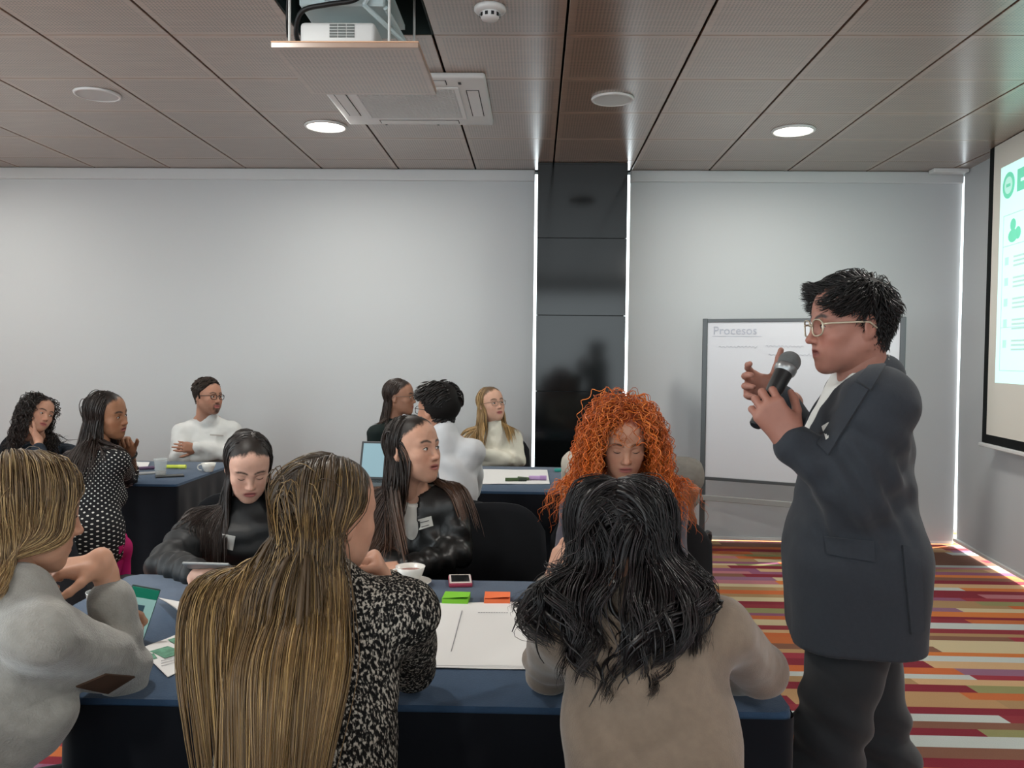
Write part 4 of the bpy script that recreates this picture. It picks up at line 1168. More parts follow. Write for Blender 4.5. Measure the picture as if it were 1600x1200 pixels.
# ------------------------------------------------------------------ people
def beta(px): return math.degrees(math.atan((px - 837) / F_PX))
def zrot(psi): c, s = math.cos(math.radians(psi)), math.sin(math.radians(psi)); return np.array([[c, -s, 0], [s, c, 0], [0, 0, 1.0]])
def lerp(a, b, t): return A3(a) * (1 - t) + A3(b) * t
Zv = np.array([0, 0, 1.0])
def frame(psi): R = zrot(psi); return R @ np.array([1.0, 0, 0]), R @ np.array([0, -1.0, 0])   # left, front
SEATZ = 0.545
class Pose: pass
def seated(F, neck, psi, pelvis_xy, sw=0.165, drop=0.055, chest_f=0.015, elL=None, wrL=None, elR=None, wrR=None, shL=None, shR=None,
           hip=0.158, waist=0.135, bust=0.150, depth=0.105, female=True, arm_r=(0.054, 0.046, 0.043, 0.034), knee=0.36, legs='#16181c', fine=0.012,
           leg_mat=None, shoes=True, kz=0.47, belly=0.0, legdir=None):
    o = Pose(); lat, f = frame(psi); o.lat, o.f = lat, f
    o.neck = A3(neck); o.pel = np.array([pelvis_xy[0], pelvis_xy[1], SEATZ])
    o.sL = A3(shL) if shL is not None else o.neck + lat * sw - Zv * drop
    o.sR = A3(shR) if shR is not None else o.neck - lat * sw - Zv * drop
    o.chest = lerp(o.pel, (o.sL + o.sR) / 2, 0.66) + f * chest_f
    o.torso, o.tf, o.tl, o.tu = torso_prims(o.pel, o.chest, o.neck, o.sL, o.sR, hip, waist, bust, depth, female=female, fwd=f, belly=belly)
    o.arms = []
    o.elL, o.wrL, o.elR, o.wrR = elL, wrL, elR, wrR
    if elL is not None: o.armL = arm_prims(o.sL, elL, wrL, arm_r); o.arms += o.armL
    if elR is not None: o.armR = arm_prims(o.sR, elR, wrR, arm_r); o.arms += o.armR
    # inner body
    core = [(rc(o.pel, o.chest, 0.085, 0.085), 0, 1), (rc(o.chest, o.neck, 0.08, 0.05), 0.03, 1)]
    for s, e, w in ((o.sL, elL, wrL), (o.sR, elR, wrR)):
        core.append((rc(o.chest, s, 0.05, 0.035), 0.03, 1))
        if e is not None: core += [(rc(s, e, 0.034, 0.029), 0.02, 1), (rc(e, w, 0.029, 0.023), 0.01, 1)]
    ld = unit(legdir) if legdir is not None else f
    llat = np.cross(ld, Zv) * -1; llat = llat if np.dot(llat, lat) > 0 else -llat
    o.knees = [o.pel + ld * knee + llat * 0.10 * s + Zv * (kz - SEATZ) for s in (1, -1)]
    o.ankles = [k + ld * 0.03 + Zv * (0.09 - kz) for k in o.knees]
    legp = leg_prims(o.pel, llat, ld, o.knees, o.ankles)
    core += leg_prims(o.pel, llat, ld, o.knees, o.ankles, (0.05, 0.045, 0.04, 0.03))
    F.flesh(core, 0.014)
    if hasattr(F, 'hc'):
        F.flesh([(rc(o.neck - Zv * 0.03, F.hl((0, 0.022, -0.06)), 0.052 if female else 0.060, 0.046 if female else 0.053), 0, 1), (rc(o.neck - Zv * 0.04 - o.lat * 0.06, o.neck - Zv * 0.04 + o.lat * 0.06, 0.045), 0.05, 1)], 0.007)
    lp = [(el(o.pel, (hip * 0.97, 0.115, 0.11), np.stack([o.tl, o.tf, o.tu], 1)), 0, 1)] + legp
    F.garment('trousers', lp, leg_mat or mt('trousers_' + legs, legs, 0.9, 0.15, sheen=0.1), h=fine)
    if shoes:
        for a in o.ankles: F.garment('shoe', shoe_prims(a, ld), mt('dark_shoe', '#17181a', 0.5, 0.4), h=0.010)
    F.coll = F.head_coll + xform_prims(o.torso, np.eye(3), np.zeros(3)) + o.arms if hasattr(F, 'hc') else []
    return o
def world_dirs(F, loc): return loc @ F.R.T
def scalp_roots(F, n, rng, part=0.012, side=1.0, back=0.5, up=0.25, low=0.0, front_trim=0.0, partvar=0.0):
    p = scalp_points(n, rng, low, front_trim)
    nrm = (p - SCALP_C) / SCALP_R ** 2; nrm /= np.linalg.norm(nrm, axis=1, keepdims=True)
    sg = np.where(p[:, 0] > part + partvar * rng.normal(size=len(p)) * (p[:, 1] > -0.03), 1.0, -1.0)
    d = np.stack([sg * side, np.full(len(p), back), np.zeros(len(p))], 1)
    d[:, 2] -= smooth01(0.03, -0.03, p[:, 2]) * 1.5
    d = d - nrm * (d * nrm).sum(1, keepdims=True); d /= np.linalg.norm(d, axis=1, keepdims=True) + 1e-9
    d = d + nrm * (up * (0.3 + 0.7 * smooth01(-0.05, 0.0, p[:, 1])))[:, None]; d /= np.linalg.norm(d, axis=1, keepdims=True)
    return F.hc + (p * F.s) @ F.R.T, d @ F.R.T, p
def clear_face(F, path):
    loc = ((path - F.hc) @ F.R) / F.s
    bad = (loc[..., 1] < -0.052) & (np.abs(loc[..., 0]) < 0.051) & (loc[..., 2] > -0.115) & (loc[..., 2] < 0.036)
    return path[:, ~bad.any(0)]
def long_hair(F, n, length, c0, c1, rng, steps=22, part=0.012, rad=0.0013, off=(0.003, 0.018), grav=None, guard=1.0, curl=None, S2=None, side=1.0, back=0.5, up=0.0, lvar=0.12, pull=None, coll=None, low=0.0, wander=0.015, name='hair', lfun=None, under=260, urad=0.0055, clump=0.0, nclump=40, front=0.0, fdir=None, fw=0.062, stray=0.022, tuck=0.0, gather=0.0, lat=None, nk=None, partvar=0.0, cling=0.6, tuck_z=0.06, latmax=None, **kw):
    C = list(coll if coll is not None else F.coll)
    out = None
    for layer in (0, 1):
        m = under if layer == 0 else n
        if m == 0: continue
        r, d, p = scalp_roots(F, m, rng, part, side, back, up, low, 0.022 if layer == 0 else 0.0, partvar)
        sg = np.where(p[:, 0] > part, 1.0, -1.0); wf = smooth01(0.03, -0.02, p[:, 1])[:, None]
        def pl(q, t):
            loc = ((q - F.hc) @ F.R) / F.s; ax = np.abs(loc[:, 0])
            mk = smooth01(-0.020, -0.050, loc[:, 1]) * smooth01(fw + 0.006, fw - 0.016, ax) * smooth01(0.080, 0.045, loc[:, 2]) * smooth01(-0.17, -0.13, loc[:, 2]) * guard
            v = np.stack([sg * 1.3 * mk, 0.5 * mk, 0.1 * mk], 1) @ F.R.T
            if tuck: v = v + (np.stack([0 * mk, tuck * 1.2 * smooth01(0.03, -0.015, loc[:, 1]) * smooth01(tuck_z, tuck_z - 0.04, loc[:, 2]) * smooth01(-0.2, -0.15, loc[:, 2]), 0 * mk], 1) @ F.R.T)
            if gather: v = v - A3(lat)[None] * (np.clip(((q - A3(nk)) @ A3(lat)) / 0.12, -1, 1) * gather * smooth01(-0.08, -0.14, loc[:, 2]))[:, None]
            if front: v = v + wf * (A3(fdir) * front * smooth01(-0.04, -0.12, loc[:, 2])[:, None]) - (1 - wf) * (A3(fdir) * front * 0.6 * smooth01(-0.04, -0.12, loc[:, 2])[:, None])
            if pull is not None: v = v + pull(q, t)
            return v
        ln = length * rng.normal(1, lvar, m).clip(0.5, 1.4) * (0.93 if layer == 0 else 1.0)
        if lfun is not None: ln = ln * lfun(p)
        of = rng.uniform(off[0], off[1], m) * (0.55 if layer == 0 else 1.0)
        path = grow(r, d, ln, steps, C, of, grav or (lambda t: 0.30), wander, rng, pull=pl, cling=cling, cling_z=F.hc[2] - 0.045)
        sd_ = np.stack([sdf(C, q) for q in path]) * (path[..., 2] > F.hc[2] - 0.16)
        kp = sd_.max(0) < off[1] + stray
        if latmax: kp &= np.abs((path - A3(nk)) @ A3(lat)).max(0) < latmax
        path = path[:, kp]; m = path.shape[1]
        if layer == 1 and clump > 0:                                   # neighbouring strands gather into locks
            g = rng.choice(m, max(12, m // nclump), replace=False); mid = path[len(path) * 2 // 3]
            near = np.argmin(((mid[:, None] - mid[g][None]) ** 2).sum(-1), 1)
            w = (np.linspace(0, 1, len(path)) ** 1.4 * clump)[:, None, None]
            lead = path[:, g[near]]
            if curl and curl[0] > 0.012:                               # a lock curls as one
                gl = path[:, g]; gl = resample(gl, S2) if S2 else gl
                gc = curlify(gl, curl[0], curl[1], rng, curl[2]) - gl
                path = resample(path, S2) if S2 else path; lead = resample(lead, S2) if S2 else lead
                w = (np.linspace(0, 1, len(path)) ** 1.4 * clump)[:, None, None]
                path = path * (1 - w) + lead * w + gc[:, near] * rng.uniform(0.8, 1.15, m)[None, :, None]
                path = curlify(path, curl[0] * 0.12, curl[1], rng, curl[2])
                path = clear_face(F, path); out = F.hair_mesh(path, rad, c0, c1, name=name, rng=rng, **kw); continue
            path = path * (1 - w) + lead * w
        if S2: path = resample(path, S2)
        if curl: path = curlify(path, curl[0] * (0.8 if layer == 0 else 1), curl[1], rng, curl[2] if len(curl) > 2 else 0.0)
        path = clear_face(F, path)
        if layer == 0:
            k2 = dict(kw); k2['var'] = 0.1; k2.pop('streak', None)
            F.hair_mesh(path, urad, c0, c1, name='hair_underlayer', rng=rng, **k2)
        else: out = F.hair_mesh(path, rad, c0, c1, name=name, rng=rng, **kw)
    return out
def hair_cap(F, material, grow_=0.006, low=0.0, name='hair_base', h=0.006):
    """the dense hair close to the scalp"""
    pr = [(el(SCALP_C, SCALP_R + grow_), 0, 1), (bx((0, -0.115, -0.02), (0.11, 0.09, 0.088 - low), rotm(0, -24, 0), 0.02), 0.01, -1), (bx((0, 0.0, -0.13), (0.12, 0.2, 0.09)), 0.01, -1)]
    v, q = solid(xform_prims(pr, F.R, F.hc, F.s), h); v = relax(v, q, 1)
    return link(name, np_mesh(name, v - F.o, q), material, F.root)
def hairmat(c): return mt('hair_base_' + c, c, 0.7, 0.2)
rg = lambda k: np.random.default_rng(k)
def sleeve_hand(F, wr, fwd, palm, ts, h=0.004, size=0.95, fore=None, **kw):
    pr = hand_prims(wr, fwd, palm, ts, size=size, **kw)
    fo = A3(fore) if fore is not None else A3(wr) - unit(fwd) * 0.07
    pr.append((rc(lerp(wr, fo, -0.1), fo, 0.024 * size, 0.031 * size), 0.02, 1)); F.flesh(pr, h)

# ---- the man speaking, in a dark suit
if True:                                                          # speaker
    F = Figure(P(1335, 1000, 2.05), 'standing man in a dark grey suit and glasses speaking into a microphone', skin='#96685a')
    psi = -62 - beta(1335); Hc = P(1329, 508, 2.05)
    F.head(Hc, -66 - beta(1335), 4, 0, 0.945, male=True, h=0.0022, mouth=0.6, hair_c='#0f0d0d', lips='#7d4640', gaze=(-0.3, 0), brow_thick=1.15, blush=0.45)
    lat, f = frame(psi - 18)
    neck = P(1352, 596, 2.06); pel = P(1332, 905, 2.06); chest = P(1336, 720, 2.06)
    sL = neck + lat * 0.172 - Zv * 0.045; sR = neck - lat * 0.165 - Zv * 0.04
    eL, wL = P(1336, 772, 1.89), P(1238, 694, 1.93)
    eR, wR = P(1292, 738, 2.32), P(1211, 618, 2.22)
    core = [(rc(pel, chest, 0.10), 0, 1), (rc(chest, neck, 0.09, 0.055), 0.03, 1), (rc(sL, eL, 0.035), 0.02, 1), (rc(eL, wL, 0.032, 0.026), 0.02, 1), (rc(sR, eR, 0.035), 0.02, 1), (rc(eR, wR, 0.032, 0.026), 0.02, 1)]
    kN, aN = P(1284, 1205, 1.97), P(1288, 1440, 1.97); kF, aF = P(1378, 1195, 2.14), P(1402, 1420, 2.2)
    hN = pel + lat * 0.085 - Zv * 0.02; hF = pel - lat * 0.085 - Zv * 0.02
    core += [(rc(hN, kN, 0.06, 0.05), 0.03, 1), (rc(kN, aN, 0.045, 0.035), 0.02, 1), (rc(hF, kF, 0.06, 0.05), 0.03, 1), (rc(kF, aF, 0.045, 0.035), 0.02, 1)]
    F.flesh(core, 0.012)
    F.flesh([(rc(neck - Zv * 0.03, F.hl((0, 0.02, -0.05)), 0.062, 0.054), 0, 1)], 0.006)
    # hands
    fw = unit(P(1196, 634, 1.93) - wL)
    hp = hand_prims(wL + fw * 0.01, fw, (0.20, 1.0, 0.10), -1, size=1.0, curls=[(0.75, 0.9, 0.6), (0.70, 1.05, 0.65), (0.65, 1.15, 0.7), (0.60, 1.2, 0.7)], thumb=(0.55, 0.5, 0.75), tbend=0.5, spread=0.10)
    hp.append((rc(wL - fw * 0.06, wL + fw * 0.015, 0.031, 0.027, (0, 1, 0), 0.8), 0.02, 1)); F.flesh(hp, 0.0028)
    fr = unit(P(1160, 596, 2.17) - wR)
    hp = hand_prims(wR + fr * 0.005, fr, (0.15, -1.0, 0.05), 1, size=0.95, curls=[(0.25, 0.5, 0.35), (0.45, 0.6, 0.4), (0.55, 0.7, 0.45), (0.65, 0.7, 0.45)], thumb=(1.0, 0.25, 0.25), tbend=0.1, spread=0.25)
    hp.append((rc(wR - fr * 0.06, wR + fr * 0.015, 0.030, 0.026), 0.02, 1)); F.flesh(hp, 0.0030)
    F.finish_body()
    M_SUIT = mt('suit_wool', '#2b2f35', 0.85, 0.2, noise=0.05, nscale=120, bump=0.08, bscale=500, sheen=0.08)
    M_SUITD = mt('suit_wool_trousers', '#212326', 0.88, 0.18, noise=0.05, nscale=120, sheen=0.15)
    R = np.stack([lat, f, Zv], 1)
    hemz = P(1335, 992, 2.05)[2]
    jk = [(el(chest, (0.182, 0.128, 0.20), R), 0, 1), (el(P(1340, 668, 2.06), (0.150, 0.092, 0.085), R), 0.05, 1), (el(P(1333, 840, 2.06), (0.172, 0.134, 0.18), R), 0.08, 1),
          (bx(P(1332, 930, 2.06), (0.196, 0.150, 0.19), R, 0.10), 0.10, 1),
          (rc(lerp(neck, sL, 0.25) - Zv * 0.015, sL, 0.056, 0.060), 0.05, 1), (rc(lerp(neck, sR, 0.25) - Zv * 0.015, sR, 0.056, 0.058), 0.05, 1),
          (rc(neck + Zv * 0.012 - f * 0.035, neck - Zv * 0.06 - f * 0.02, 0.055, 0.085), 0.03, 1),
          (rc(sL, eL, 0.070, 0.062), 0.07, 1), (rc(eL, lerp(eL, wL, 0.97), 0.060, 0.047), 0.035, 1),
          (rc(sR, eR, 0.066, 0.056), 0.035, 1), (rc(eR, lerp(eR, wR, 0.93), 0.056, 0.045), 0.03, 1),
          (rc(neck + Zv * 0.10 + f * 0.03, neck - Zv * 0.025 + f * 0.03, 0.074, 0.068), 0.006, -1),                       # neck opening
          (el(neck + f * 0.125 - Zv * 0.05, (0.05, 0.07, 0.12), R), 0.02, -1),
          (bx((pel[0], pel[1], hemz - 0.25), (0.5, 0.5, 0.25)), 0.004, -1)]                                    # hem
    folds = [(eL, unit(wL - sL), 20, 0.008, 0.12), (lerp(sL, eL, 0.55), unit(eL - sL) + 0.3 * f, 14, 0.006, 0.13), (P(1320, 800, 1.95), (0.3, 0, 1), 12, 0.006, 0.13), (lerp(eL, wL, 0.5), unit(wL - eL), 14, 0.003, 0.10), (P(1400, 780, 2.0), (0.5, 0, 1), 9, 0.0035, 0.16)]
    jacket = F.garment('suit_jacket', jk, M_SUIT, h=0.0058, folds=folds, crumple=0.0025, cscale=9)
    F.decal('lapel', 'suit_jacket', [(1338, 598), (1359, 610), (1296, 712), (1278, 694)], M_SUIT, th=0.005, parent=jacket, n=(6, 14))
    F.decal('collar', 'suit_jacket', [(1376, 553), (1394, 556), (1362, 612), (1340, 596)], M_SUIT, th=0.006, parent=jacket, n=(6, 10))
    F.decal('pocket_flap', 'suit_jacket', [(1288, 838), (1366, 846), (1368, 878), (1292, 866)], M_SUIT, th=0.004, parent=jacket)
    F.decal('vent_panel', 'suit_jacket', [(1408, 852), (1436, 858), (1442, 984), (1421, 990)], M_SUIT, th=0.006, parent=jacket, n=(6, 14))
    F.decal('pocket_square', 'suit_jacket', [(1286, 668), (1297, 661), (1304, 682), (1292, 689)], mt('white_cotton', '#d3d3cf', 0.8, 0.2), th=0.004, parent=jacket)
    tr = [(el(pel + Zv * 0.0, (0.165, 0.125, 0.14), R), 0, 1), (rc(hN - Zv * 0.02 - lat * 0.015, kN, 0.096, 0.080), 0.05, 1), (rc(kN, aN, 0.080, 0.078), 0.02, 1), (rc(hF - Zv * 0.02, kF, 0.108, 0.080), 0.03, 1), (rc(kF, aF, 0.080, 0.076), 0.02, 1)]
    F.garment('trousers', tr, M_SUITD, h=0.008, folds=[(kN + Zv * 0.05, (0.5, 0, 1), 11, 0.010, 0.18), (kF + Zv * 0.03, (0.6, 0, 1), 10, 0.010, 0.18), (hN - Zv * 0.12, (0.8, 0, 0.6), 8, 0.004, 0.13)], crumple=0.004, cscale=7)
    for a in (aN, aF): F.garment('shoe', shoe_prims(a, f), mt('black_leather_shoe', '#0e0e0f', 0.3, 0.5), h=0.008)
    # shirt: collar and the strip of front that shows
    sh = [(rc(neck - Zv * 0.04, F.hl((0, 0.028, -0.098)), 0.069, 0.061), 0, 1), (rc(neck - Zv * 0.0 + f * 0.03, neck - Zv * 0.13 + f * 0.105, 0.052, 0.034), 0.03, 1), (rc(neck - Zv * 0.10 + f * 0.09, chest + f * 0.112 + Zv * 0.02, 0.030, 0.018), 0.02, 1),
          (rc(F.hl((0, 0.0, -0.06)), F.hl((0, 0.026, -0.096)), 0.075, 0.060), 0.004, -1), (el(F.hl((0, -0.065, -0.10)), (0.05, 0.06, 0.05)), 0.01, -1)]
    F.garment('shirt', sh, mt('white_cotton', '#d3d3cf', 0.8, 0.2), h=0.004, crumple=0.001)
    F.glasses(mt('glasses_clear', '#b0a590', 0.25, 0.6, metal=0.3), r=0.0240, wire=0.0021)
    # bracelet
    br = MB(); S_ = unit(np.cross(fw, (0, 1, 0))); B_ = np.cross(fw, S_); cbr = wL - fw * 0.012
    for k in range(22):
        a = 2 * pi * k / 22; br.ball(Vector(cbr + S_ * 0.032 * math.cos(a) + B_ * 0.027 * math.sin(a) - F.o), 0.0042, 4)
    br.build('bracelet', mt('bracelet_beads', '#c9c2b4', 0.4, 0.5), F.root, smooth=True)
    # hair: short, thick and wavy
    r = rg(11); hair_cap(F, hairmat('#0c0b0b'), 0.006, low=0.0)
    rt, d, p = scalp_roots(F, 3400, r, part=0.03, side=0.5, back=-0.2, up=0.12)
    topw = smooth01(0.03, 0.09, p[:, 2]); ln = 0.026 + 0.040 * topw + 0.012 * r.random(len(p))
    loc = np.stack([-0.55 * np.ones(len(p)), -0.75 * np.ones(len(p)) + 1.3 * smooth01(0.0, 0.08, p[:, 1]), -0.1 * np.ones(len(p))], 1)
    loc[:, 0] = np.where(p[:, 0] > 0.045, 0.1, loc[:, 0])
    loc[:, 2] -= smooth01(0.05, 0.0, p[:, 2]) * 1.0
    fr_ = smooth01(-0.02, -0.06, p[:, 1]) * topw; loc[:, 2] += 0.75 * fr_; loc[:, 1] += 0.25 * fr_
    pl = lambda q, t: (loc @ F.R.T) * 0.35
    path = grow(rt, d, ln, 10, F.head_coll, r.uniform(0.004, 0.020, len(p)) * (0.35 + 0.75 * topw), lambda t: 0.10, 0.03, r, pull=pl)
    F.hair_mesh(curlify(resample(path, 12), 0.004, 0.8, r), 0.0013, '#0d0b0b', '#161212', rng=r, var=0.25)
    # the microphone in his hand
    ma, mb_ = P(1180, 666, 1.945), P(1230, 572, 2.01); md = unit(mb_ - ma); ml = np.linalg.norm(mb_ - ma)
    mic = empty('microphone', ma); mic.rotation_mode = 'QUATERNION'; mic.rotation_quaternion = Vector(md).to_track_quat('Z', 'Y')
    MB().lathe([(0, 0), (0.012, 0), (0.0155, 0.004), (0.0155, 0.03), (0.0135, 0.034), (0.0165, 0.04), (0.0205, ml - 0.045), (0.0215, ml - 0.02), (0, ml - 0.02)], 24).build('handle', mt('mic_black', '#17181a', 0.45, 0.4), mic, smooth='auto')
    MB().lathe([(0.0215, ml - 0.022), (0.0255, ml - 0.016), (0.0262, ml - 0.006), (0.0245, ml - 0.002)], 24).build('collar_ring', mt('mic_ring', '#8e9192', 0.35, 0.5, metal=0.7), mic, smooth=True)
    MB().ball((0, 0, ml + 0.012), 0.0265, 14).build('grille', mt('mic_grille', '#7f8384', 0.45, 0.5, metal=0.6, bump=0.8, bscale=900), mic, smooth=True)
    MB().box((-0.004, -0.0215, ml - 0.075), (0.004, -0.0185, ml - 0.06), bevel=0.001).build('switch', M_GREYMETAL, mic)
    tag(mic, 'black handheld microphone with grey ball grille held by the speaker', 'microphone')

# ---- woman with very long streaked hair, seen from behind
M_BOUCLE = None
def boucle_material():
    m, nt, b = new_mat('boucle_knit'); b.inputs['Roughness'].default_value = 0.95; b.inputs['Specular IOR Level'].default_value = 0.1
    tc = nd(nt, 'ShaderNodeTexCoord'); mp = nd(nt, 'ShaderNodeMapping'); mp.inputs['Scale'].default_value = (1, 1, 0.55)
    nt.links.new(tc.outputs['Object'], mp.inputs['Vector'])
    n = nd(nt, 'ShaderNodeTexNoise'); n.inputs['Scale'].default_value = 210; n.inputs['Detail'].default_value = 2; nt.links.new(mp.outputs[0], n.inputs['Vector'])
    n2 = nd(nt, 'ShaderNodeTexNoise'); n2.inputs['Scale'].default_value = 9; nt.links.new(tc.outputs['Object'], n2.inputs['Vector'])
    ad = nd(nt, 'ShaderNodeMath', operation='MULTIPLY_ADD'); nt.links.new(n2.outputs['Fac'], ad.inputs[0]); ad.inputs[1].default_value = 0.18; nt.links.new(n.outputs['Fac'], ad.inputs[2])
    rp = nd(nt, 'ShaderNodeValToRGB'); e = rp.color_ramp.elements
    e[0].position = 0.57; e[0].color = L4('#141414'); e[1].position = 0.70; e[1].color = L4('#a39d93')
    rp.color_ramp.elements.new(0.63).color = L4('#4a4743')
    nt.links.new(ad.outputs[0], rp.inputs['Fac']); nt.links.new(rp.outputs['Color'], b.inputs['Base Color'])
    bp = nd(nt, 'ShaderNodeBump'); bp.inputs['Strength'].default_value = 0.9; bp.inputs['Distance'].default_value = 0.006
    nt.links.new(n.outputs['Fac'], bp.inputs['Height']); nt.links.new(bp.outputs['Normal'], b.inputs['Normal']); return m
if True:                                                          # longhair
    F = Figure(P(480, 1300, 1.36), 'woman with very long blonde-streaked brown hair in a speckled black and white knit', skin='#bd8f78')
    F.head(P(513, 803, 1.56), 130 - beta(513), 4, -4, 0.93, h=0.0035, hair_c='#2a2119', openness=1, lips='#a86560')
    o = seated(F, P(490, 915, 1.52), 172 - beta(490), P(470, 1400, 1.33)[:2], sw=0.170, drop=0.05, elR=P(640, 1040, 1.73), wrR=P(606, 925, 1.70), elL=P(335, 1060, 1.66), wrL=P(430, 1075, 1.84), hip=0.17, waist=0.155, bust=0.160, arm_r=(0.060, 0.054, 0.050, 0.042), fine=0.014, knee=0.30)
    sleeve_hand(F, o.wrR, P(584, 868, 1.66) - o.wrR, P(560, 880, 1.68) - P(600, 880, 1.70), 1, curls=[(1.2, 1.2, 0.7)] * 4, fore=o.elR)
    sleeve_hand(F, o.wrL, P(480, 1070, 1.90) - o.wrL, (0, 0, -1), -1, h=0.006, fore=o.elL)
    F.finish_body()
    F.garment('knit_sweater', o.torso + o.arms + [(rc(o.neck - Zv * 0.02, o.neck + Zv * 0.005, 0.075, 0.065), 0.04, 1)], boucle_material(), h=0.0075, crumple=0.006, cscale=10)
    r = rg(21)
    bk = [(rc(o.pel - o.f * 0.03, o.chest - o.f * 0.02, 0.15, 0.15), 0.03, 1)]
    long_hair(F, 4800, 0.64, '#33291f', '#6e5430', r, steps=24, part=0.0, rad=0.0010, off=(0.003, 0.022), side=0.7, back=1.0, lvar=0.13, under=320, urad=0.005, clump=0.8, nclump=60, fw=0.072, tuck=0.8, gather=0.10, latmax=0.24, lat=o.lat, nk=o.neck, streak='#9c8052', streak_share=0.30, var=0.22, grad_pow=0.8, coll=F.coll + bk, pull=lambda q, t: (-o.f) * 0.16 * (q[:, 2:] < F.hc[2] - 0.07), wander=0.010, stray=0.05)

# ---- woman in taupe with black hair, seen from behind
if True:                                                          # taupe
    F = Figure(P(1030, 1300, 1.36), 'woman in a taupe sweater with wavy black hair, leaning on the front table', skin='#bd8f78')
    F.head(P(972, 842, 1.64), 176 - beta(972), 22, 4, 0.93, h=0.004, hair_c='#0f0d0e')
    o = seated(F, P(1000, 945, 1.58), 176 - beta(1000), P(1040, 1400, 1.30)[:2], shL=P(882, 985, 1.55), shR=P(1125, 985, 1.53), elL=P(858, 1040, 1.76), wrL=P(862, 925, 1.74), elR=P(1190, 1048, 1.70), wrR=P(1090, 1060, 1.90), hip=0.155, waist=0.150, bust=0.155, arm_r=(0.062, 0.054, 0.052, 0.040), fine=0.014, knee=0.30)
    sleeve_hand(F, o.wrL, P(885, 850, 1.72) - o.wrL, (0.8, 0.3, 0), -1, curl=(0.2, 0.25, 0.3, 0.3), fore=lerp(o.wrL, o.elL, 0.4))
    sleeve_hand(F, o.wrR, (-1, 0.3, -0.05), (0, 0, -1), 1, h=0.006, fore=o.elR)
    F.finish_body()
    F.garment('sweater', o.torso + o.arms + [(rc(o.neck - Zv * 0.02, o.neck + Zv * 0.005, 0.075, 0.065), 0.04, 1)], mt('taupe_knit', '#75675a', 0.9, 0.15, noise=0.07, nscale=60, bump=0.15, bscale=350, sheen=0.3), h=0.0075,
              folds=[(P(960, 1115, 1.32), (0.35, 0, 1), 8, 0.010, 0.15), (P(1090, 1110, 1.36), (-0.15, 0, 1), 7, 0.009, 0.16), (o.elL, o.wrL - o.elL, 17, 0.006, 0.10), (P(1150, 1030, 1.55), (1, 0, 0.8), 11, 0.005, 0.1)], crumple=0.004, cscale=8)
    r = rg(22)
    long_hair(F, 3800, 0.335, '#100d0f', '#120f10', r, steps=18, part=0.0, rad=0.0010, off=(0.008, 0.048), side=0.8, back=0.7, lvar=0.08, var=0.3, S2=32, curl=(0.026, 1.7, 0.5), under=350, urad=0.006, clump=0.65, lfun=lambda p: 0.84 + 0.16 * smooth01(-0.05, 0.10, p[:, 2]), nclump=45, gather=0.24, latmax=0.185, lat=o.lat, nk=o.neck + np.array([-0.03, 0, 0]), pull=lambda q, t: (-o.f) * 0.16 * (q[:, 2:] < F.hc[2] - 0.07), streak='#2a2124', streak_share=0.25)

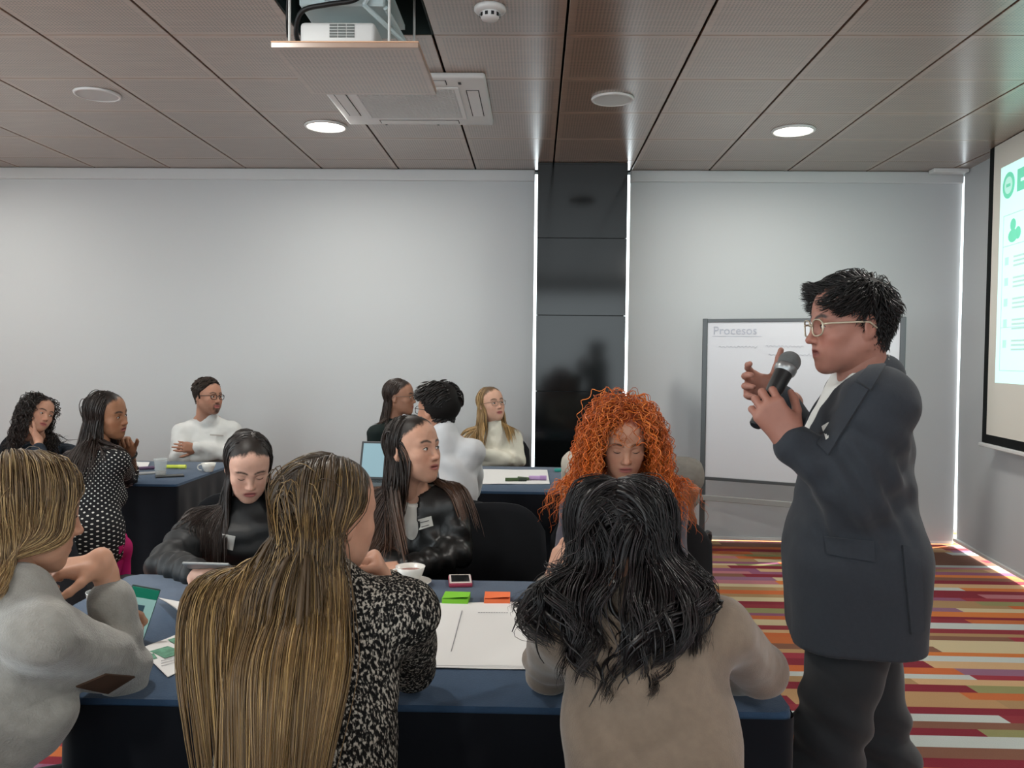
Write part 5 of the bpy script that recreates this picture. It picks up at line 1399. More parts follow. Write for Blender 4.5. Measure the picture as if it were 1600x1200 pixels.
# ---- woman in grey with a bob, at the near end of the table
if True:                                                          # grey
    F = Figure(P(20, 1300, 1.40), 'woman in a light grey knit with a blonde-streaked bob, chin on her hand', skin='#bd8f76')
    F.head(P(40, 800, 1.60), 100 - beta(30), 10, 0, 0.95, h=0.0035, hair_c='#4d3d2c', openness=0.6, gaze=(0, -0.5), lips='#a86560')
    o = seated(F, P(15, 945, 1.52), 112 - beta(15), P(-130, 1400, 1.44)[:2], sw=0.165, drop=0.05, shR=P(62, 990, 1.45), shL=P(40, 965, 1.72), elR=P(192, 1046, 1.73), wrR=P(166, 882, 1.74), elL=P(60, 1030, 1.90), wrL=P(150, 995, 1.98), waist=0.135, hip=0.145, bust=0.14, arm_r=(0.060, 0.052, 0.049, 0.040), fine=0.014, knee=0.30)
    fwd = P(100, 884, 1.70) - P(163, 876, 1.74)
    sleeve_hand(F, P(160, 880, 1.74), fwd, (0, 0.2, -1), 1, curls=[(0.6, 1.3, 0.8)] * 4, fore=lerp(o.wrR, o.elR, 0.5), h=0.0032, size=0.9)
    sleeve_hand(F, o.wrL, P(215, 990, 2.0) - o.wrL, (0.25, -0.5, 1), -1, curls=[(0.9, 0.9, 0.5)] * 4, thumb=(0.5, 0.8, 0.5), fore=o.elL, h=0.004)
    F.finish_body()
    cuff = lerp(o.elR, o.wrR, 0.66)
    armR = [(rc(o.sR, o.elR, 0.066, 0.054), 0.03, 1), (rc(o.elR, cuff, 0.050, 0.042), 0.02, 1), (rc(lerp(o.elR, o.wrR, 0.50), cuff, 0.045, 0.045), 0.006, 1)]
    g = F.garment('knit_sweater', o.torso + o.armL + armR + [(rc(o.neck - Zv * 0.02, o.neck + Zv * 0.01, 0.075, 0.066), 0.04, 1)], mt('grey_wool', '#8c8b86', 0.95, 0.12, noise=0.12, nscale=45, bump=0.3, bscale=260, sheen=0.4), h=0.007,
                  folds=[(o.elR, o.wrR - o.elR, 16, 0.005, 0.10), (P(60, 1050, 1.42), (0.4, 0, 1), 8, 0.011, 0.15), (lerp(o.sR, o.elR, 0.5), (0.5, 0, 1), 9, 0.007, 0.12)], crumple=0.004, cscale=9)
    F.decal('elbow_patch', 'knit_sweater', [(118, 1072), (165, 1052), (210, 1056), (168, 1082)], mt('brown_suede', '#4a382d', 0.85, 0.2), th=0.003, parent=g)
    r = rg(23)
    long_hair(F, 4200, 0.235, '#57452f', '#7a6142', r, steps=15, part=0.03, rad=0.0009, off=(0.004, 0.026), side=1.0, back=0.0, up=0.12, lvar=0.10, under=300, urad=0.004, clump=0.35, lfun=lambda p: 0.62 + 0.42 * smooth01(-0.05, 0.10, p[:, 2]), fw=0.060, tuck=0.7, tuck_z=0.0, streak='#b0966a', streak_share=0.40, var=0.20)
    # her phone
    pc = [P(209, 931, 1.99), P(249, 938, 2.02), P(216, 994, 2.0), P(180, 986, 1.97)]
    xa = unit(pc[1] - pc[0]); ya0 = pc[0] - pc[3]; ya = unit(ya0 - xa * np.dot(xa, ya0)); za = np.cross(xa, ya)
    ph = empty('smartphone'); Mx = Matrix([[xa[i], ya[i], za[i]] for i in range(3)]).to_4x4(); Mx.translation = Vector(sum(pc) / 4); ph.matrix_world = Mx
    MB().box((-0.034, -0.072, -0.0045), (0.034, 0.072, 0.0035), bevel=0.003, seg=2).build('case', mt('teal_phone_case', '#173d3c', 0.4, 0.5), ph)
    sc = MB().box((-0.0315, -0.069, 0.0036), (0.0315, 0.069, 0.0042)).build('screen', glow('phone_screen', '#8fb5b0', 0.28), ph)
    MB().box((-0.0315, 0.045, 0.0042), (0.0315, 0.069, 0.0045)).build('app_bar', glow('phone_green', '#1d6b55', 0.3), sc)
    for (x0, y0, w_) in ((-0.02, 0.012, 0.030), (-0.012, -0.022, 0.034)): MB().box((x0, y0, 0.0042), (x0 + w_, y0 + 0.016, 0.0045)).build('chat_picture', glow('phone_dark', '#3c5560', 0.2), sc)
    tag(ph, 'smartphone with a green chat screen in the hand of the woman in grey', 'phone')

# ---- woman in a black quilted jacket looking down at her phone
if True:                                                          # puffer
    F = Figure(P(385, 1000, 2.95), 'dark-haired woman in a black quilted jacket looking down at a phone', skin='#cda390')
    F.head(P(388, 727, 2.93), 6 - beta(388), 26, 0, 0.95, h=0.0035, hair_c='#1c1613', openness=0.0, lips='#a8625f', brow_thick=0.9)
    o = seated(F, P(388, 808, 2.98), 12 - beta(388), P(388, 1000, 3.10)[:2], sw=0.165, drop=0.03, shR=P(312, 828, 2.93), shL=P(462, 828, 2.96), elR=P(260, 884, 2.72), wrR=P(303, 895, 2.56), elL=P(470, 890, 2.75), wrL=P(400, 900, 2.6), arm_r=(0.070, 0.064, 0.060, 0.046), waist=0.15, knee=0.32, fine=0.016)
    sleeve_hand(F, o.wrR, P(330, 892, 2.52) - o.wrR, (0.2, 0.15, -1), -1, curls=[(0.5, 0.8, 0.5)] * 4, fore=o.elR)
    sleeve_hand(F, o.wrL, (-1, -0.3, 0), (0, 0, -1), 1, fore=o.elL, h=0.006)
    F.finish_body()
    fs = [(lerp(o.sR, o.elR, 0.5), o.elR - o.sR, 15, 0.007, 0.22), (lerp(o.elR, o.wrR, 0.5), o.wrR - o.elR, 17, 0.006, 0.14), (o.chest, (0, 0, 1), 13, 0.005, 0.3)]
    F.garment('quilted_jacket', o.torso + o.arms + [(rc(o.neck - Zv * 0.04, o.neck + Zv * 0.03, 0.085, 0.072), 0.03, 1)], mt('black_nylon', '#1d1f21', 0.55, 0.35, noise=0.1, nscale=20), h=0.008, folds=fs, crumple=0.003)
    for qd in ([(327, 825), (340, 827), (338, 851), (325, 846)], [(348, 834), (368, 838), (364, 860), (346, 855)]):
        F.decal('chest_print', 'quilted_jacket', qd, mt('print_grey', '#b9b9b6', 0.8, 0.2), th=0.002, n=(5, 5))
    r = rg(24)
    long_hair(F, 1800, 0.42, '#1a1412', '#2a1e19', r, steps=18, part=0.012, rad=0.0016, off=(0.003, 0.015), side=1.0, back=0.25, var=0.25, front=0.10, fdir=o.f, clump=0.3, low=0.010)
    ph = empty('smartphone'); Mx = Matrix([[0, 0.98, 0.17], [-0.8, 0.10, 0.58], [0.6, 0.13, 0.79]]).to_4x4(); Mx.translation = Vector(P(326, 896, 2.50)); Mx.translation.z = TZ + 0.062; ph.matrix_world = Mx
    MB().box((-0.034, -0.070, -0.004), (0.034, 0.070, 0.004), bevel=0.003, seg=2).build('case', mt('silver_phone', '#8d9192', 0.4, 0.5), ph)
    MB().box((-0.031, -0.066, 0.0041), (0.031, 0.066, 0.0047)).build('screen', mt('phone_glass', '#0d0f11', 0.15, 0.5), ph)
    tag(ph, 'silver-edged smartphone held over the table by the woman in the quilted jacket', 'phone')

# ---- woman in a leather jacket looking aside
if True:                                                          # leather
    F = Figure(P(650, 1000, 2.98), 'woman in a black leather jacket with long dark hair looking towards the speaker', skin='#b98d77')
    F.head(P(645, 701, 2.95), 50 - beta(645), -5, 0, 0.99, h=0.003, hair_c='#1a1411', gaze=(0.5, 0.2), lips='#9c5c56', brow_thick=1.0)
    o = seated(F, P(650, 768, 3.0), 14 - beta(650), P(650, 1000, 3.12)[:2], sw=0.155, drop=0.03, shL=P(706, 786, 2.98), shR=P(596, 790, 3.0), elL=P(716, 862, 2.92), wrL=P(640, 886, 2.78), elR=P(588, 872, 2.92), wrR=P(642, 892, 2.80), arm_r=(0.060, 0.052, 0.050, 0.042), waist=0.135, bust=0.145, knee=0.32, fine=0.016)
    sleeve_hand(F, o.wrL, (-1, -0.1, -0.1), (0, 0.3, -1), 1, fore=o.elL, h=0.006)
    F.finish_body()
    F.garment('leather_jacket', o.torso + o.arms + [(rc(o.neck + o.tf * 0.06, o.chest + o.tf * 0.16, 0.030, 0.014), 0.01, -1), (rc(o.neck + Zv * 0.1, o.neck, 0.065, 0.07), 0.01, -1)], mt('black_leather', '#121212', 0.38, 0.45, noise=0.1, nscale=30, bump=0.05, bscale=120), h=0.0075,
              folds=[(o.elL, o.wrL - o.sL, 16, 0.007, 0.10), (lerp(o.elL, o.wrL, 0.5), o.wrL - o.elL, 17, 0.005, 0.1), (lerp(o.sL, o.elL, 0.5), o.elL - o.sL, 10, 0.005, 0.12)], crumple=0.0015, cscale=7)
    F.garment('tee_shirt', [(pr if pr[0] != 'el' else ('el', pr[1], pr[2] - 0.008, pr[3]), k, s) for pr, k, s in o.torso] + [(rc(o.neck + Zv * 0.06, o.neck + Zv * 0.01 + o.tf * 0.02, 0.06, 0.062), 0.01, -1)], mt('white_tee', '#c9c6bf', 0.85, 0.2), h=0.010)
    F.decal('name_badge', 'leather_jacket', [(648, 813), (674, 806), (677, 821), (651, 829)], mt('badge_white', '#d6d6d0', 0.7, 0.2), th=0.002, n=(5, 5), lift=0.004)
    F.decal('badge_text', 'leather_jacket', [(654, 816.5), (670, 812.2), (670.3, 813.2), (654.3, 817.5)], mt('badge_ink', '#4b4a4a', 0.7, 0.2), th=0.001, n=(4, 1), lift=0.0062)
    F.decal('badge_text', 'leather_jacket', [(658, 822.5), (670, 819.2), (670.3, 820.2), (658.3, 823.5)], mt('badge_ink', '#4b4a4a', 0.7, 0.2), th=0.001, n=(4, 1), lift=0.0062)
    r = rg(25)
    long_hair(F, 1900, 0.46, '#1b1512', '#4f3526', r, steps=20, part=0.0, rad=0.0016, off=(0.003, 0.016), side=1.0, back=0.05, var=0.25, grad_pow=1.8, clump=0.4, front=0.35, fdir=o.f, low=0.016)

# ---- woman with big curly copper hair
if True:                                                          # copper
    F = Figure(P(975, 1000, 2.88), 'woman with voluminous curly copper hair looking down, opposite the woman in taupe', skin='#b98a72')
    F.head(P(974, 690, 2.86), 8 - beta(974), 18, 0, 0.96, h=0.003, hair_c='#7a3212', brow='#2a1812', openness=0.0, lips='#a3605a')
    o = seated(F, P(975, 775, 2.92), 6 - beta(975), P(975, 1000, 3.05)[:2], sw=0.165, drop=0.05, elL=P(1050, 868, 2.82), wrL=P(1000, 890, 2.62), elR=P(888, 868, 2.82), wrR=P(930, 890, 2.62), knee=0.32, fine=0.016)
    sleeve_hand(F, o.wrL, o.wrL - o.elL, (0, 0, -1), -1, fore=o.elL, h=0.005)
    sleeve_hand(F, o.wrR, o.wrR - o.elR, (0, 0, -1), 1, fore=o.elR, h=0.005)
    F.finish_body()
    F.garment('top', o.torso + o.arms, mt('grey_violet_knit', '#4a464e', 0.9, 0.15, noise=0.08, nscale=30, sheen=0.2), h=0.009, crumple=0.004)
    r = rg(26); hair_cap(F, hairmat('#7a3212'), 0.008)
    long_hair(F, 2100, 0.31, '#8a3a14', '#c4601f', r, steps=16, part=0.0, rad=0.0016, off=(0.010, 0.062), side=1.1, back=0.1, up=0.6, cling=0.0, front=0.06, fdir=o.f, fw=0.066, stray=0.05, partvar=0.05, low=-0.014, lvar=0.2, var=0.28, S2=46, curl=(0.0085, 6.0, 0.02), grav=lambda t: 0.22 + 0.1 * t, wander=0.08, under=0, streak='#cf7430', streak_share=0.3, grad_pow=0.8)

# ---- man in a white shirt seen from behind
if True:                                                          # whiteback
    F = Figure(P(700, 900, 3.75), 'dark-haired man in a white shirt seen from behind at the middle table', skin='#b08068')
    F.head(P(684, 641, 3.76), -138 - beta(684), 0, 0, 0.96, male=True, h=0.0045, hair_c='#14100f', stubble=0.15)
    o = seated(F, P(694, 682, 3.74), -168 - beta(694), P(700, 900, 3.66)[:2], sw=0.178, drop=0.045, female=False, shR=P(736, 708, 3.74), shL=P(642, 708, 3.80), elR=P(735, 766, 3.98), wrR=P(690, 760, 4.22), elL=P(625, 770, 4.0), wrL=P(660, 762, 4.25), arm_r=(0.062, 0.052, 0.050, 0.042), waist=0.145, bust=0.16, knee=0.30, fine=0.016)
    sleeve_hand(F, o.wrL, o.wrL - o.elL, (0, 0, -1), -1, fore=o.elL, h=0.008)
    sleeve_hand(F, o.wrR, (-1, 0.5, 0), (0, 0, -1), -1, fore=o.elR, h=0.007)
    F.finish_body()
    F.garment('shirt', o.torso + o.arms + [(rc(o.neck - Zv * 0.02, o.neck + Zv * 0.03, 0.068, 0.062), 0.03, 1)], mt('white_shirt', '#c6c8cb', 0.85, 0.2, noise=0.02), h=0.009, folds=[(P(730, 765, 3.62), (1, 0, 1), 7, 0.012, 0.16), (P(700, 735, 3.6), (0.3, 0, 1), 8, 0.006, 0.14)], crumple=0.009, cscale=9)
    F.glasses(mt('black_frame', '#141414', 0.4, 0.4))
    r = rg(27); hair_cap(F, hairmat('#100d0c'), 0.016)
    rt, d, p = scalp_roots(F, 1100, r, part=0.0, side=0.3, back=0.3, up=0.15); tw = smooth01(0.02, 0.09, p[:, 2])
    path = grow(rt, d, 0.02 + 0.045 * tw, 8, F.head_coll, r.uniform(0.012, 0.024, len(p)) * (0.3 + 0.9 * tw), lambda t: 0.12, 0.025, r, pull=lambda q, t: (F.R @ np.array([0.4, -0.5, 0.1]))[None] * 0.3)
    F.hair_mesh(path, 0.0035, '#120f0e', '#1c1716', rng=r)

# ---- woman with glasses in profile behind him
if True:                                                          # profile
    F = Figure(P(615, 850, 5.64), 'woman in glasses with smooth dark hair in profile near the laptop', skin='#9c705a')
    F.head(P(624, 620, 5.64), 74 - beta(624), 0, 0, 1.0, h=0.005, hair_c='#241b17', openness=0.9, gaze=(0.3, 0))
    o = seated(F, P(616, 664, 5.66), 40 - beta(616), P(612, 850, 5.74)[:2], sw=0.16, drop=0.05, elL=P(650, 718, 5.54), wrL=P(630, 730, 5.39), elR=P(585, 718, 5.54), wrR=P(605, 730, 5.39), fine=0.018)
    sleeve_hand(F, o.wrL, o.wrL - o.elL, (0, 0, -1), -1, fore=o.elL, h=0.009)
    sleeve_hand(F, o.wrR, o.wrR - o.elR, (0, 0, -1), 1, fore=o.elR, h=0.009)
    F.finish_body(); F.garment('top', o.torso + o.arms + [(rc(o.neck - Zv * 0.02, o.neck + Zv * 0.02, 0.075, 0.065), 0.03, 1)], mt('dark_green_top', '#1b2423', 0.9, 0.2), h=0.012, crumple=0.004)
    F.glasses(mt('thin_frame', '#6b5a4c', 0.3, 0.5))
    r = rg(28)
    long_hair(F, 700, 0.26, '#2a1f1a', '#3a2a22', r, steps=12, part=0.0, rad=0.0025, off=(0.003, 0.010), side=0.3, back=1.2, under=120, tuck=0.8)

# ---- fair-haired woman in cream with folded arms
def crossed(c, lat, f, spread=0.17, z=0.0, up=0.03):
    """elbows and wrists of arms folded in front of the chest point c"""
    eL = c + lat * spread - Zv * 0.02 + f * 0.06; eR = c - lat * spread - Zv * 0.03 + f * 0.06
    return eL, c - lat * 0.085 + f * 0.135 + Zv * up, eR, c + lat * 0.085 + f * 0.115 - Zv * 0.015
if True:                                                          # cream
    F = Figure(P(770, 800, 5.70), 'fair-haired woman in a cream top with folded arms beside the black pillar', skin='#c79c86')
    F.head(P(767, 631, 5.70), 34 - beta(767), -8, -4, 0.99, h=0.0045, hair_c='#5a452f', brow='#4a382a', openness=0.9, gaze=(0.4, 0.2))
    psi = 6 - beta(770); lat, f = frame(psi); neck = P(770, 667, 5.72)
    eL, wL, eR, wR = crossed(P(770, 712, 5.70), lat, f)
    o = seated(F, neck, psi, P(770, 800, 5.78)[:2], sw=0.150, drop=0.08, elL=eL, wrL=wL, elR=eR, wrR=wR, arm_r=(0.056, 0.050, 0.048, 0.042), fine=0.018, waist=0.13, bust=0.14)
    sleeve_hand(F, wL, wL - eL, -f, 1, h=0.007, fore=lerp(wL, eL, 0.3), curl=(0.2,) * 4)
    F.finish_body(); F.garment('cream_top', o.torso + o.arms + [(rc(o.neck - Zv * 0.02, o.neck + Zv * 0.015, 0.07, 0.062), 0.03, 1)], mt('cream_cotton', '#d2cec0', 0.88, 0.2), h=0.010, folds=[(eL, (1, 0, 0.5), 14, 0.006, 0.1), (eR, (-1, 0, 0.5), 14, 0.006, 0.1)], crumple=0.005)
    F.glasses(mt('thin_frame', '#6b5a4c', 0.3, 0.5))
    r = rg(29)
    long_hair(F, 900, 0.40, '#5f4a33', '#a88757', r, steps=16, part=0.0, rad=0.0022, off=(0.003, 0.014), side=1.0, back=-0.05, under=160, front=0.35, fdir=o.f, low=0.010, streak='#bb9a69', streak_share=0.3, grad_pow=0.7)

# ---- bearded man in white with folded arms
if True:                                                          # beard
    F = Figure(P(325, 800, 5.92), 'man in glasses and a white shirt with folded arms by the wide blind', skin='#a87a64')
    F.head(P(325, 620, 5.90), 40 - beta(325), -2, 3, 1.03, male=True, h=0.0045, hair_c='#231a16', goatee=0.9, stubble=0.25, openness=0.9, gaze=(0.4, 0.1))
    psi = 10 - beta(325); lat, f = frame(psi); neck = P(324, 651, 5.94)
    eL, wL, eR, wR = crossed(P(322, 703, 5.92), lat, f, 0.195)
    o = seated(F, neck, psi, P(324, 800, 6.04)[:2], sw=0.175, drop=0.105, elL=eL, wrL=wL, elR=eR, wrR=wR, arm_r=(0.062, 0.056, 0.054, 0.046), female=False, fine=0.018, waist=0.165, bust=0.175, depth=0.12)
    sleeve_hand(F, wL, wL - eL, -f, 1, h=0.007, fore=lerp(wL, eL, 0.3), curl=(0.2,) * 4)
    F.finish_body(); F.garment('shirt', o.torso + o.arms + [(rc(o.neck - Zv * 0.02, o.neck + Zv * 0.02, 0.076, 0.068), 0.02, 1)], mt('white_shirt_two', '#cbccca', 0.85, 0.2), h=0.010, folds=[(eL, (1, 0, 0.5), 13, 0.007, 0.12), (eR, (-1, 0, 0.5), 13, 0.007, 0.12), (o.chest, (0.2, 0, 1), 7, 0.007, 0.2)], crumple=0.010, cscale=10)
    F.garment('collar', [(rc(o.neck - Zv * 0.02, o.neck + Zv * 0.035, 0.074, 0.064), 0, 1), (rc(o.neck + Zv * 0.01, o.neck + Zv * 0.08, 0.058, 0.058), 0.004, -1), (rc(o.neck + Zv * 0.03 + o.f * 0.06, o.neck - Zv * 0.03 + o.f * 0.09, 0.022, 0.008), 0.004, -1)], MATS['white_shirt_two'], h=0.006)
    F.decal('pocket_seam', 'shirt', [(328, 678), (349, 680), (349, 682), (328, 680.5)], mt('seam_grey', '#a8a5a0', 0.8, 0.2), th=0.001, n=(4, 1))
    F.glasses(mt('black_frame', '#141414', 0.4, 0.4), wire=0.0022)
    r = rg(30); hair_cap(F, hairmat('#1f1713'), 0.012)
    rt, d, p = scalp_roots(F, 900, r, part=0.05, side=0.6, back=0.3, up=0.1); tw = smooth01(0.02, 0.09, p[:, 2])
    path = grow(rt, d, 0.016 + 0.022 * tw, 8, F.head_coll, r.uniform(0.008, 0.018, len(p)) * (0.4 + 0.8 * tw), lambda t: 0.12, 0.03, r, pull=lambda q, t: (F.R @ np.array([-0.5, 0.1, 0.1]))[None] * 0.3)
    F.hair_mesh(path, 0.0038, '#231a15', '#32261e', rng=r)

# ---- curly-haired woman, cheek on her hand
if True:                                                          # curly
    F = Figure(P(55, 850, 5.5), 'woman with curly black hair in dark navy resting her cheek on her hand', skin='#b58770')
    F.head(P(60, 646, 5.35), 32 - beta(56), 2, 20, 0.98, h=0.0045, hair_c='#17110f', openness=0.8, gaze=(0.6, 0.1))
    psi = 20 - beta(60)
    o = seated(F, P(66, 698, 5.45), psi, P(60, 850, 5.6)[:2], sw=0.165, drop=0.05, elR=P(62, 715, 5.12), wrR=P(60, 688, 5.24), elL=P(120, 718, 5.2), wrL=P(75, 722, 5.0), arm_r=(0.056, 0.05, 0.048, 0.036), fine=0.018)
    sleeve_hand(F, o.wrL, o.wrL - o.elL, (0, 0, -1), -1, fore=o.elL, h=0.009)
    sleeve_hand(F, o.wrR, P(39, 658, 5.30) - o.wrR, (0.5, 0.5, 0.6), -1, h=0.006, curl=(0.25, 0.3, 0.35, 0.4), fore=o.elR)
    F.finish_body(); F.garment('top', o.torso + [o.armR[0], (rc(o.elR, lerp(o.elR, o.wrR, 0.5), 0.048, 0.042), 0.02, 1)] + o.armL, mt('navy_top', '#1f2731', 0.9, 0.2), h=0.010, crumple=0.005)
    r = rg(31); hair_cap(F, hairmat('#15100e'), 0.008)
    long_hair(F, 800, 0.26, '#1a1310', '#241a16', r, steps=14, part=0.0, rad=0.0026, off=(0.008, 0.045), side=1.2, back=0.2, up=0.3, cling=0.1, lvar=0.2, S2=34, curl=(0.010, 4.0, 0.05), grav=lambda t: 0.25, wander=0.07, under=160)

# ---- woman in a polka dot blouse
def polka_material():
    m, nt, b = new_mat('polka_dots'); b.inputs['Roughness'].default_value = 0.85; b.inputs['Specular IOR Level'].default_value = 0.2
    uv = nd(nt, 'ShaderNodeUVMap'); mp = nd(nt, 'ShaderNodeMapping'); mp.inputs['Rotation'].default_value = (0, 0, pi / 4)
    nt.links.new(uv.outputs['UV'], mp.inputs['Vector'])
    v = nd(nt, 'ShaderNodeTexVoronoi', voronoi_dimensions='2D'); v.inputs['Scale'].default_value = 66; v.inputs['Randomness'].default_value = 0.0
    nt.links.new(mp.outputs[0], v.inputs['Vector'])
    lt = nd(nt, 'ShaderNodeMath', operation='LESS_THAN'); lt.inputs[1].default_value = 0.19; nt.links.new(v.outputs['Distance'], lt.inputs[0])
    mx = nd(nt, 'ShaderNodeMix', data_type='RGBA'); mx.inputs['A'].default_value = L4('#17181b'); mx.inputs['B'].default_value = L4('#c9c7c2')
    nt.links.new(lt.outputs[0], mx.inputs['Factor']); nt.links.new(mx.outputs['Result'], b.inputs['Base Color']); return m
if True:                                                          # polka
    F = Figure(P(140, 950, 4.0), 'woman in a black polka dot blouse with long dark hair, chin on her hand', skin='#94694f')
    F.head(P(166, 648, 4.12), 57 - beta(166), 4, -6, 0.99, h=0.004, hair_c='#1a1311', openness=0.8, gaze=(0.3, -0.2), lips='#8e524c')
    psi = 138 - beta(150)
    o = seated(F, P(150, 706, 4.05), psi, P(132, 950, 3.85)[:2], sw=0.165, drop=0.05, elR=P(200, 752, 4.50), wrR=P(202, 702, 4.35), elL=P(120, 745, 4.40), wrL=P(185, 752, 4.6), shR=P(185, 722, 3.98), shL=P(112, 726, 4.12), waist=0.155, hip=0.185, fine=0.014, leg_mat=mt('pink_trousers', '#b01c63', 0.85, 0.2), shoes=False, knee=0.14, legdir=(-0.1, 1, 0))
    sleeve_hand(F, o.wrL, o.wrL - o.elL, (0, 0, -1), -1, fore=o.elL, h=0.007)
    o.wrR = P(203, 706, 4.30)
    sleeve_hand(F, P(203, 706, 4.30), P(186, 678, 4.22) - P(203, 706, 4.30), F.hc - P(203, 706, 4.30), 1, h=0.005, curls=[(0.9, 1.2, 0.7)] * 4, fore=P(206, 738, 4.42))
    F.finish_body()
    c0 = o.chest
    uvf = lambda v: np.stack([np.arctan2(v[:, 0] - c0[0], -(v[:, 1] - c0[1] - 0.05)) * 0.16, v[:, 2]], 1)
    F.garment('polka_dot_blouse', o.torso + [o.armR[0], (rc(o.elR, P(205, 735, 4.42), 0.044, 0.040), 0.02, 1)] + o.armL + [(bx((o.pel[0], o.pel[1], o.pel[2] + 0.0), (0.165, 0.12, 0.13), np.stack([o.lat, o.f, Zv], 1), 0.08), 0.06, 1)], polka_material(), h=0.008, crumple=0.004, uv=uvf)
    bl = MB(); w0 = P(203, 706, 4.30); wd = unit(P(206, 738, 4.42) - w0); sx = unit(np.cross(wd, (0, 1, 0))); sy_ = np.cross(wd, sx); cc = w0 + wd * 0.02
    bl.path([Vector(cc + sx * 0.031 * math.cos(t) + sy_ * 0.031 * math.sin(t) - F.o) for t in np.linspace(0, 2 * pi, 18, endpoint=False)], 0.005, 6, closed=True).build('bracelet', M_BLACK, F.root)
    sn = P(103, 938, 3.60); F.garment('sneaker', [(rc(sn + np.array([0, 0, 0.07]), sn + np.array([0.0, 0, -0.06]), 0.040, 0.032, (0, 1, 0), 0.7), 0, 1), (rc(sn + np.array([0, 0.05, 0.05]), sn + np.array([0, 0.03, -0.02]), 0.034), 0.02, 1)], mt('sneaker_tan', '#8c8474', 0.8, 0.2, bump=0.5, bscale=60, bstretch=(1, 1, 6)), h=0.006)
    F.garment('trouser_leg', [(rc(P(176, 872, 3.95), P(184, 842, 4.05), 0.045, 0.05), 0, 1), (rc(P(176, 872, 3.95), P(172, 912, 3.9), 0.045, 0.035), 0.03, 1), (rc(P(120, 940, 3.8), sn + np.array([0, 0.08, 0.03]), 0.045, 0.040), 0.03, 1)], mt('pink_trousers', '#b01c63', 0.85, 0.2), h=0.010, crumple=0.006)
    r = rg(32)
    long_hair(F, 1300, 0.50, '#1d1512', '#2e211b', r, steps=18, part=0.0, rad=0.002, off=(0.003, 0.018), side=0.8, back=0.35, clump=0.3, front=0.22, fdir=o.f)

# ---- two people half hidden behind the copper hair
if True:                                                          # hidden
    F = Figure(P(950, 900, 3.75), 'person in a pale top with dark hair, mostly hidden behind the copper curls', skin='#b08068')
    F.head(P(953, 658, 3.78), 178 - beta(953), 0, 0, 0.95, h=0.006, hair_c='#1b1512', eyes=False)
    o = seated(F, P(950, 708, 3.76), 178 - beta(950), P(950, 900, 3.68)[:2], sw=0.150, drop=0.05, elL=P(890, 764, 3.98), wrL=P(930, 762, 4.25), elR=P(1005, 764, 3.98), wrR=P(975, 762, 4.25), fine=0.018)
    sleeve_hand(F, o.wrL, o.wrL - o.elL, (0, 0, -1), -1, fore=o.elL, h=0.009)
    sleeve_hand(F, o.wrR, o.wrR - o.elR, (0, 0, -1), 1, fore=o.elR, h=0.009)
    F.finish_body(); F.garment('top', o.torso + o.arms, mt('pale_top', '#bdb5a8', 0.88, 0.2), h=0.011, crumple=0.005)
    r = rg(33); long_hair(F, 450, 0.20, '#241b17', '#2a201a', r, steps=10, rad=0.003, off=(0.003, 0.010), side=0.3, back=1.0, under=100)
    F = Figure(P(1012, 950, 3.4), 'person in a grey jacket sitting behind the copper-haired woman, one sleeve showing', skin='#8d5f49')
    F.head(P(1000, 674, 3.42), 170 - beta(1000), 0, 0, 0.93, h=0.006, hair_c='#151110', eyes=False)
    o = seated(F, P(1012, 724, 3.40), 172 - beta(1012), P(1012, 950, 3.36)[:2], sw=0.165, drop=0.03, elR=P(1068, 785, 3.34), wrR=P(1060, 800, 3.55), elL=P(950, 790, 3.4), wrL=P(985, 800, 3.6), arm_r=(0.062, 0.054, 0.050, 0.044), fine=0.018)
    sleeve_hand(F, o.wrL, o.wrL - o.elL, (0, 0, -1), -1, fore=o.elL, h=0.009)
    sleeve_hand(F, P(1072, 792, 3.30), (-0.3, 0.2, -1), (0, 1, 0), 1, h=0.006, curl=(0.5,) * 4)
    F.finish_body(); F.garment('jacket', o.torso + o.arms, mt('grey_denim', '#77746e', 0.9, 0.15, noise=0.08, nscale=50), h=0.011, folds=[(o.elR, (0, 0, 1), 12, 0.006, 0.12)], crumple=0.006)
    r = rg(34)
    rt, d, p = scalp_roots(F, 500, r, up=0.6); path = grow(rt, d, np.full(len(p), 0.035), 6, F.head_coll, r.uniform(0.006, 0.016, len(p)), lambda t: 0.2, 0.04, r); F.hair_mesh(path, 0.004, '#17120f', '#201916', rng=r)
# ------------------------------------------------------------------ chairs under the sitters and the empty one
def chair_at(px, py, Y, rz, label, sz=1.0):
    p = P(px, py, Y); o = chair(p[0], p[1], math.radians(rz), label); o.scale = (1, 1, sz); return o
chair_at(768, 850, 2.96, 2, 'empty black covered chair between the leather jacket and the copper hair')
chair_at(650, 1000, 3.16, 14, 'black covered chair under the woman in the leather jacket')
chair_at(388, 1000, 3.16, 26, 'black covered chair under the woman in the quilted jacket')
chair_at(955, 1000, 3.05, 4, 'black covered chair under the woman with copper hair, its rounded side showing', 0.96)
chair_at(470, 1400, 1.28, 178, 'black covered chair under the woman with very long streaked hair')
chair_at(1040, 1400, 1.26, 172, 'black covered chair under the woman in taupe')
chair_at(-10, 1400, 1.36, 140, 'black covered chair under the woman in light grey')
chair_at(700, 900, 3.62, -172, 'black covered chair under the man in white seen from behind')
chair_at(782, 800, 5.84, 2, 'black covered chair behind the fair-haired woman in cream')
chair_at(612, 850, 5.80, 10, 'black covered chair under the woman in glasses by the laptop')
chair_at(324, 800, 6.08, 20, 'black covered chair under the man with folded arms and goatee')
chair_at(60, 850, 5.66, 40, 'black covered chair under the curly-haired woman')
chair_at(128, 950, 3.82, 165, 'black covered chair under the woman in the polka dot blouse', 0.84)
chair_at(950, 900, 3.64, 178, 'black covered chair under the person in the pale top')
chair_at(1012, 950, 3.32, 178, 'black covered chair under the person in the grey jacket')

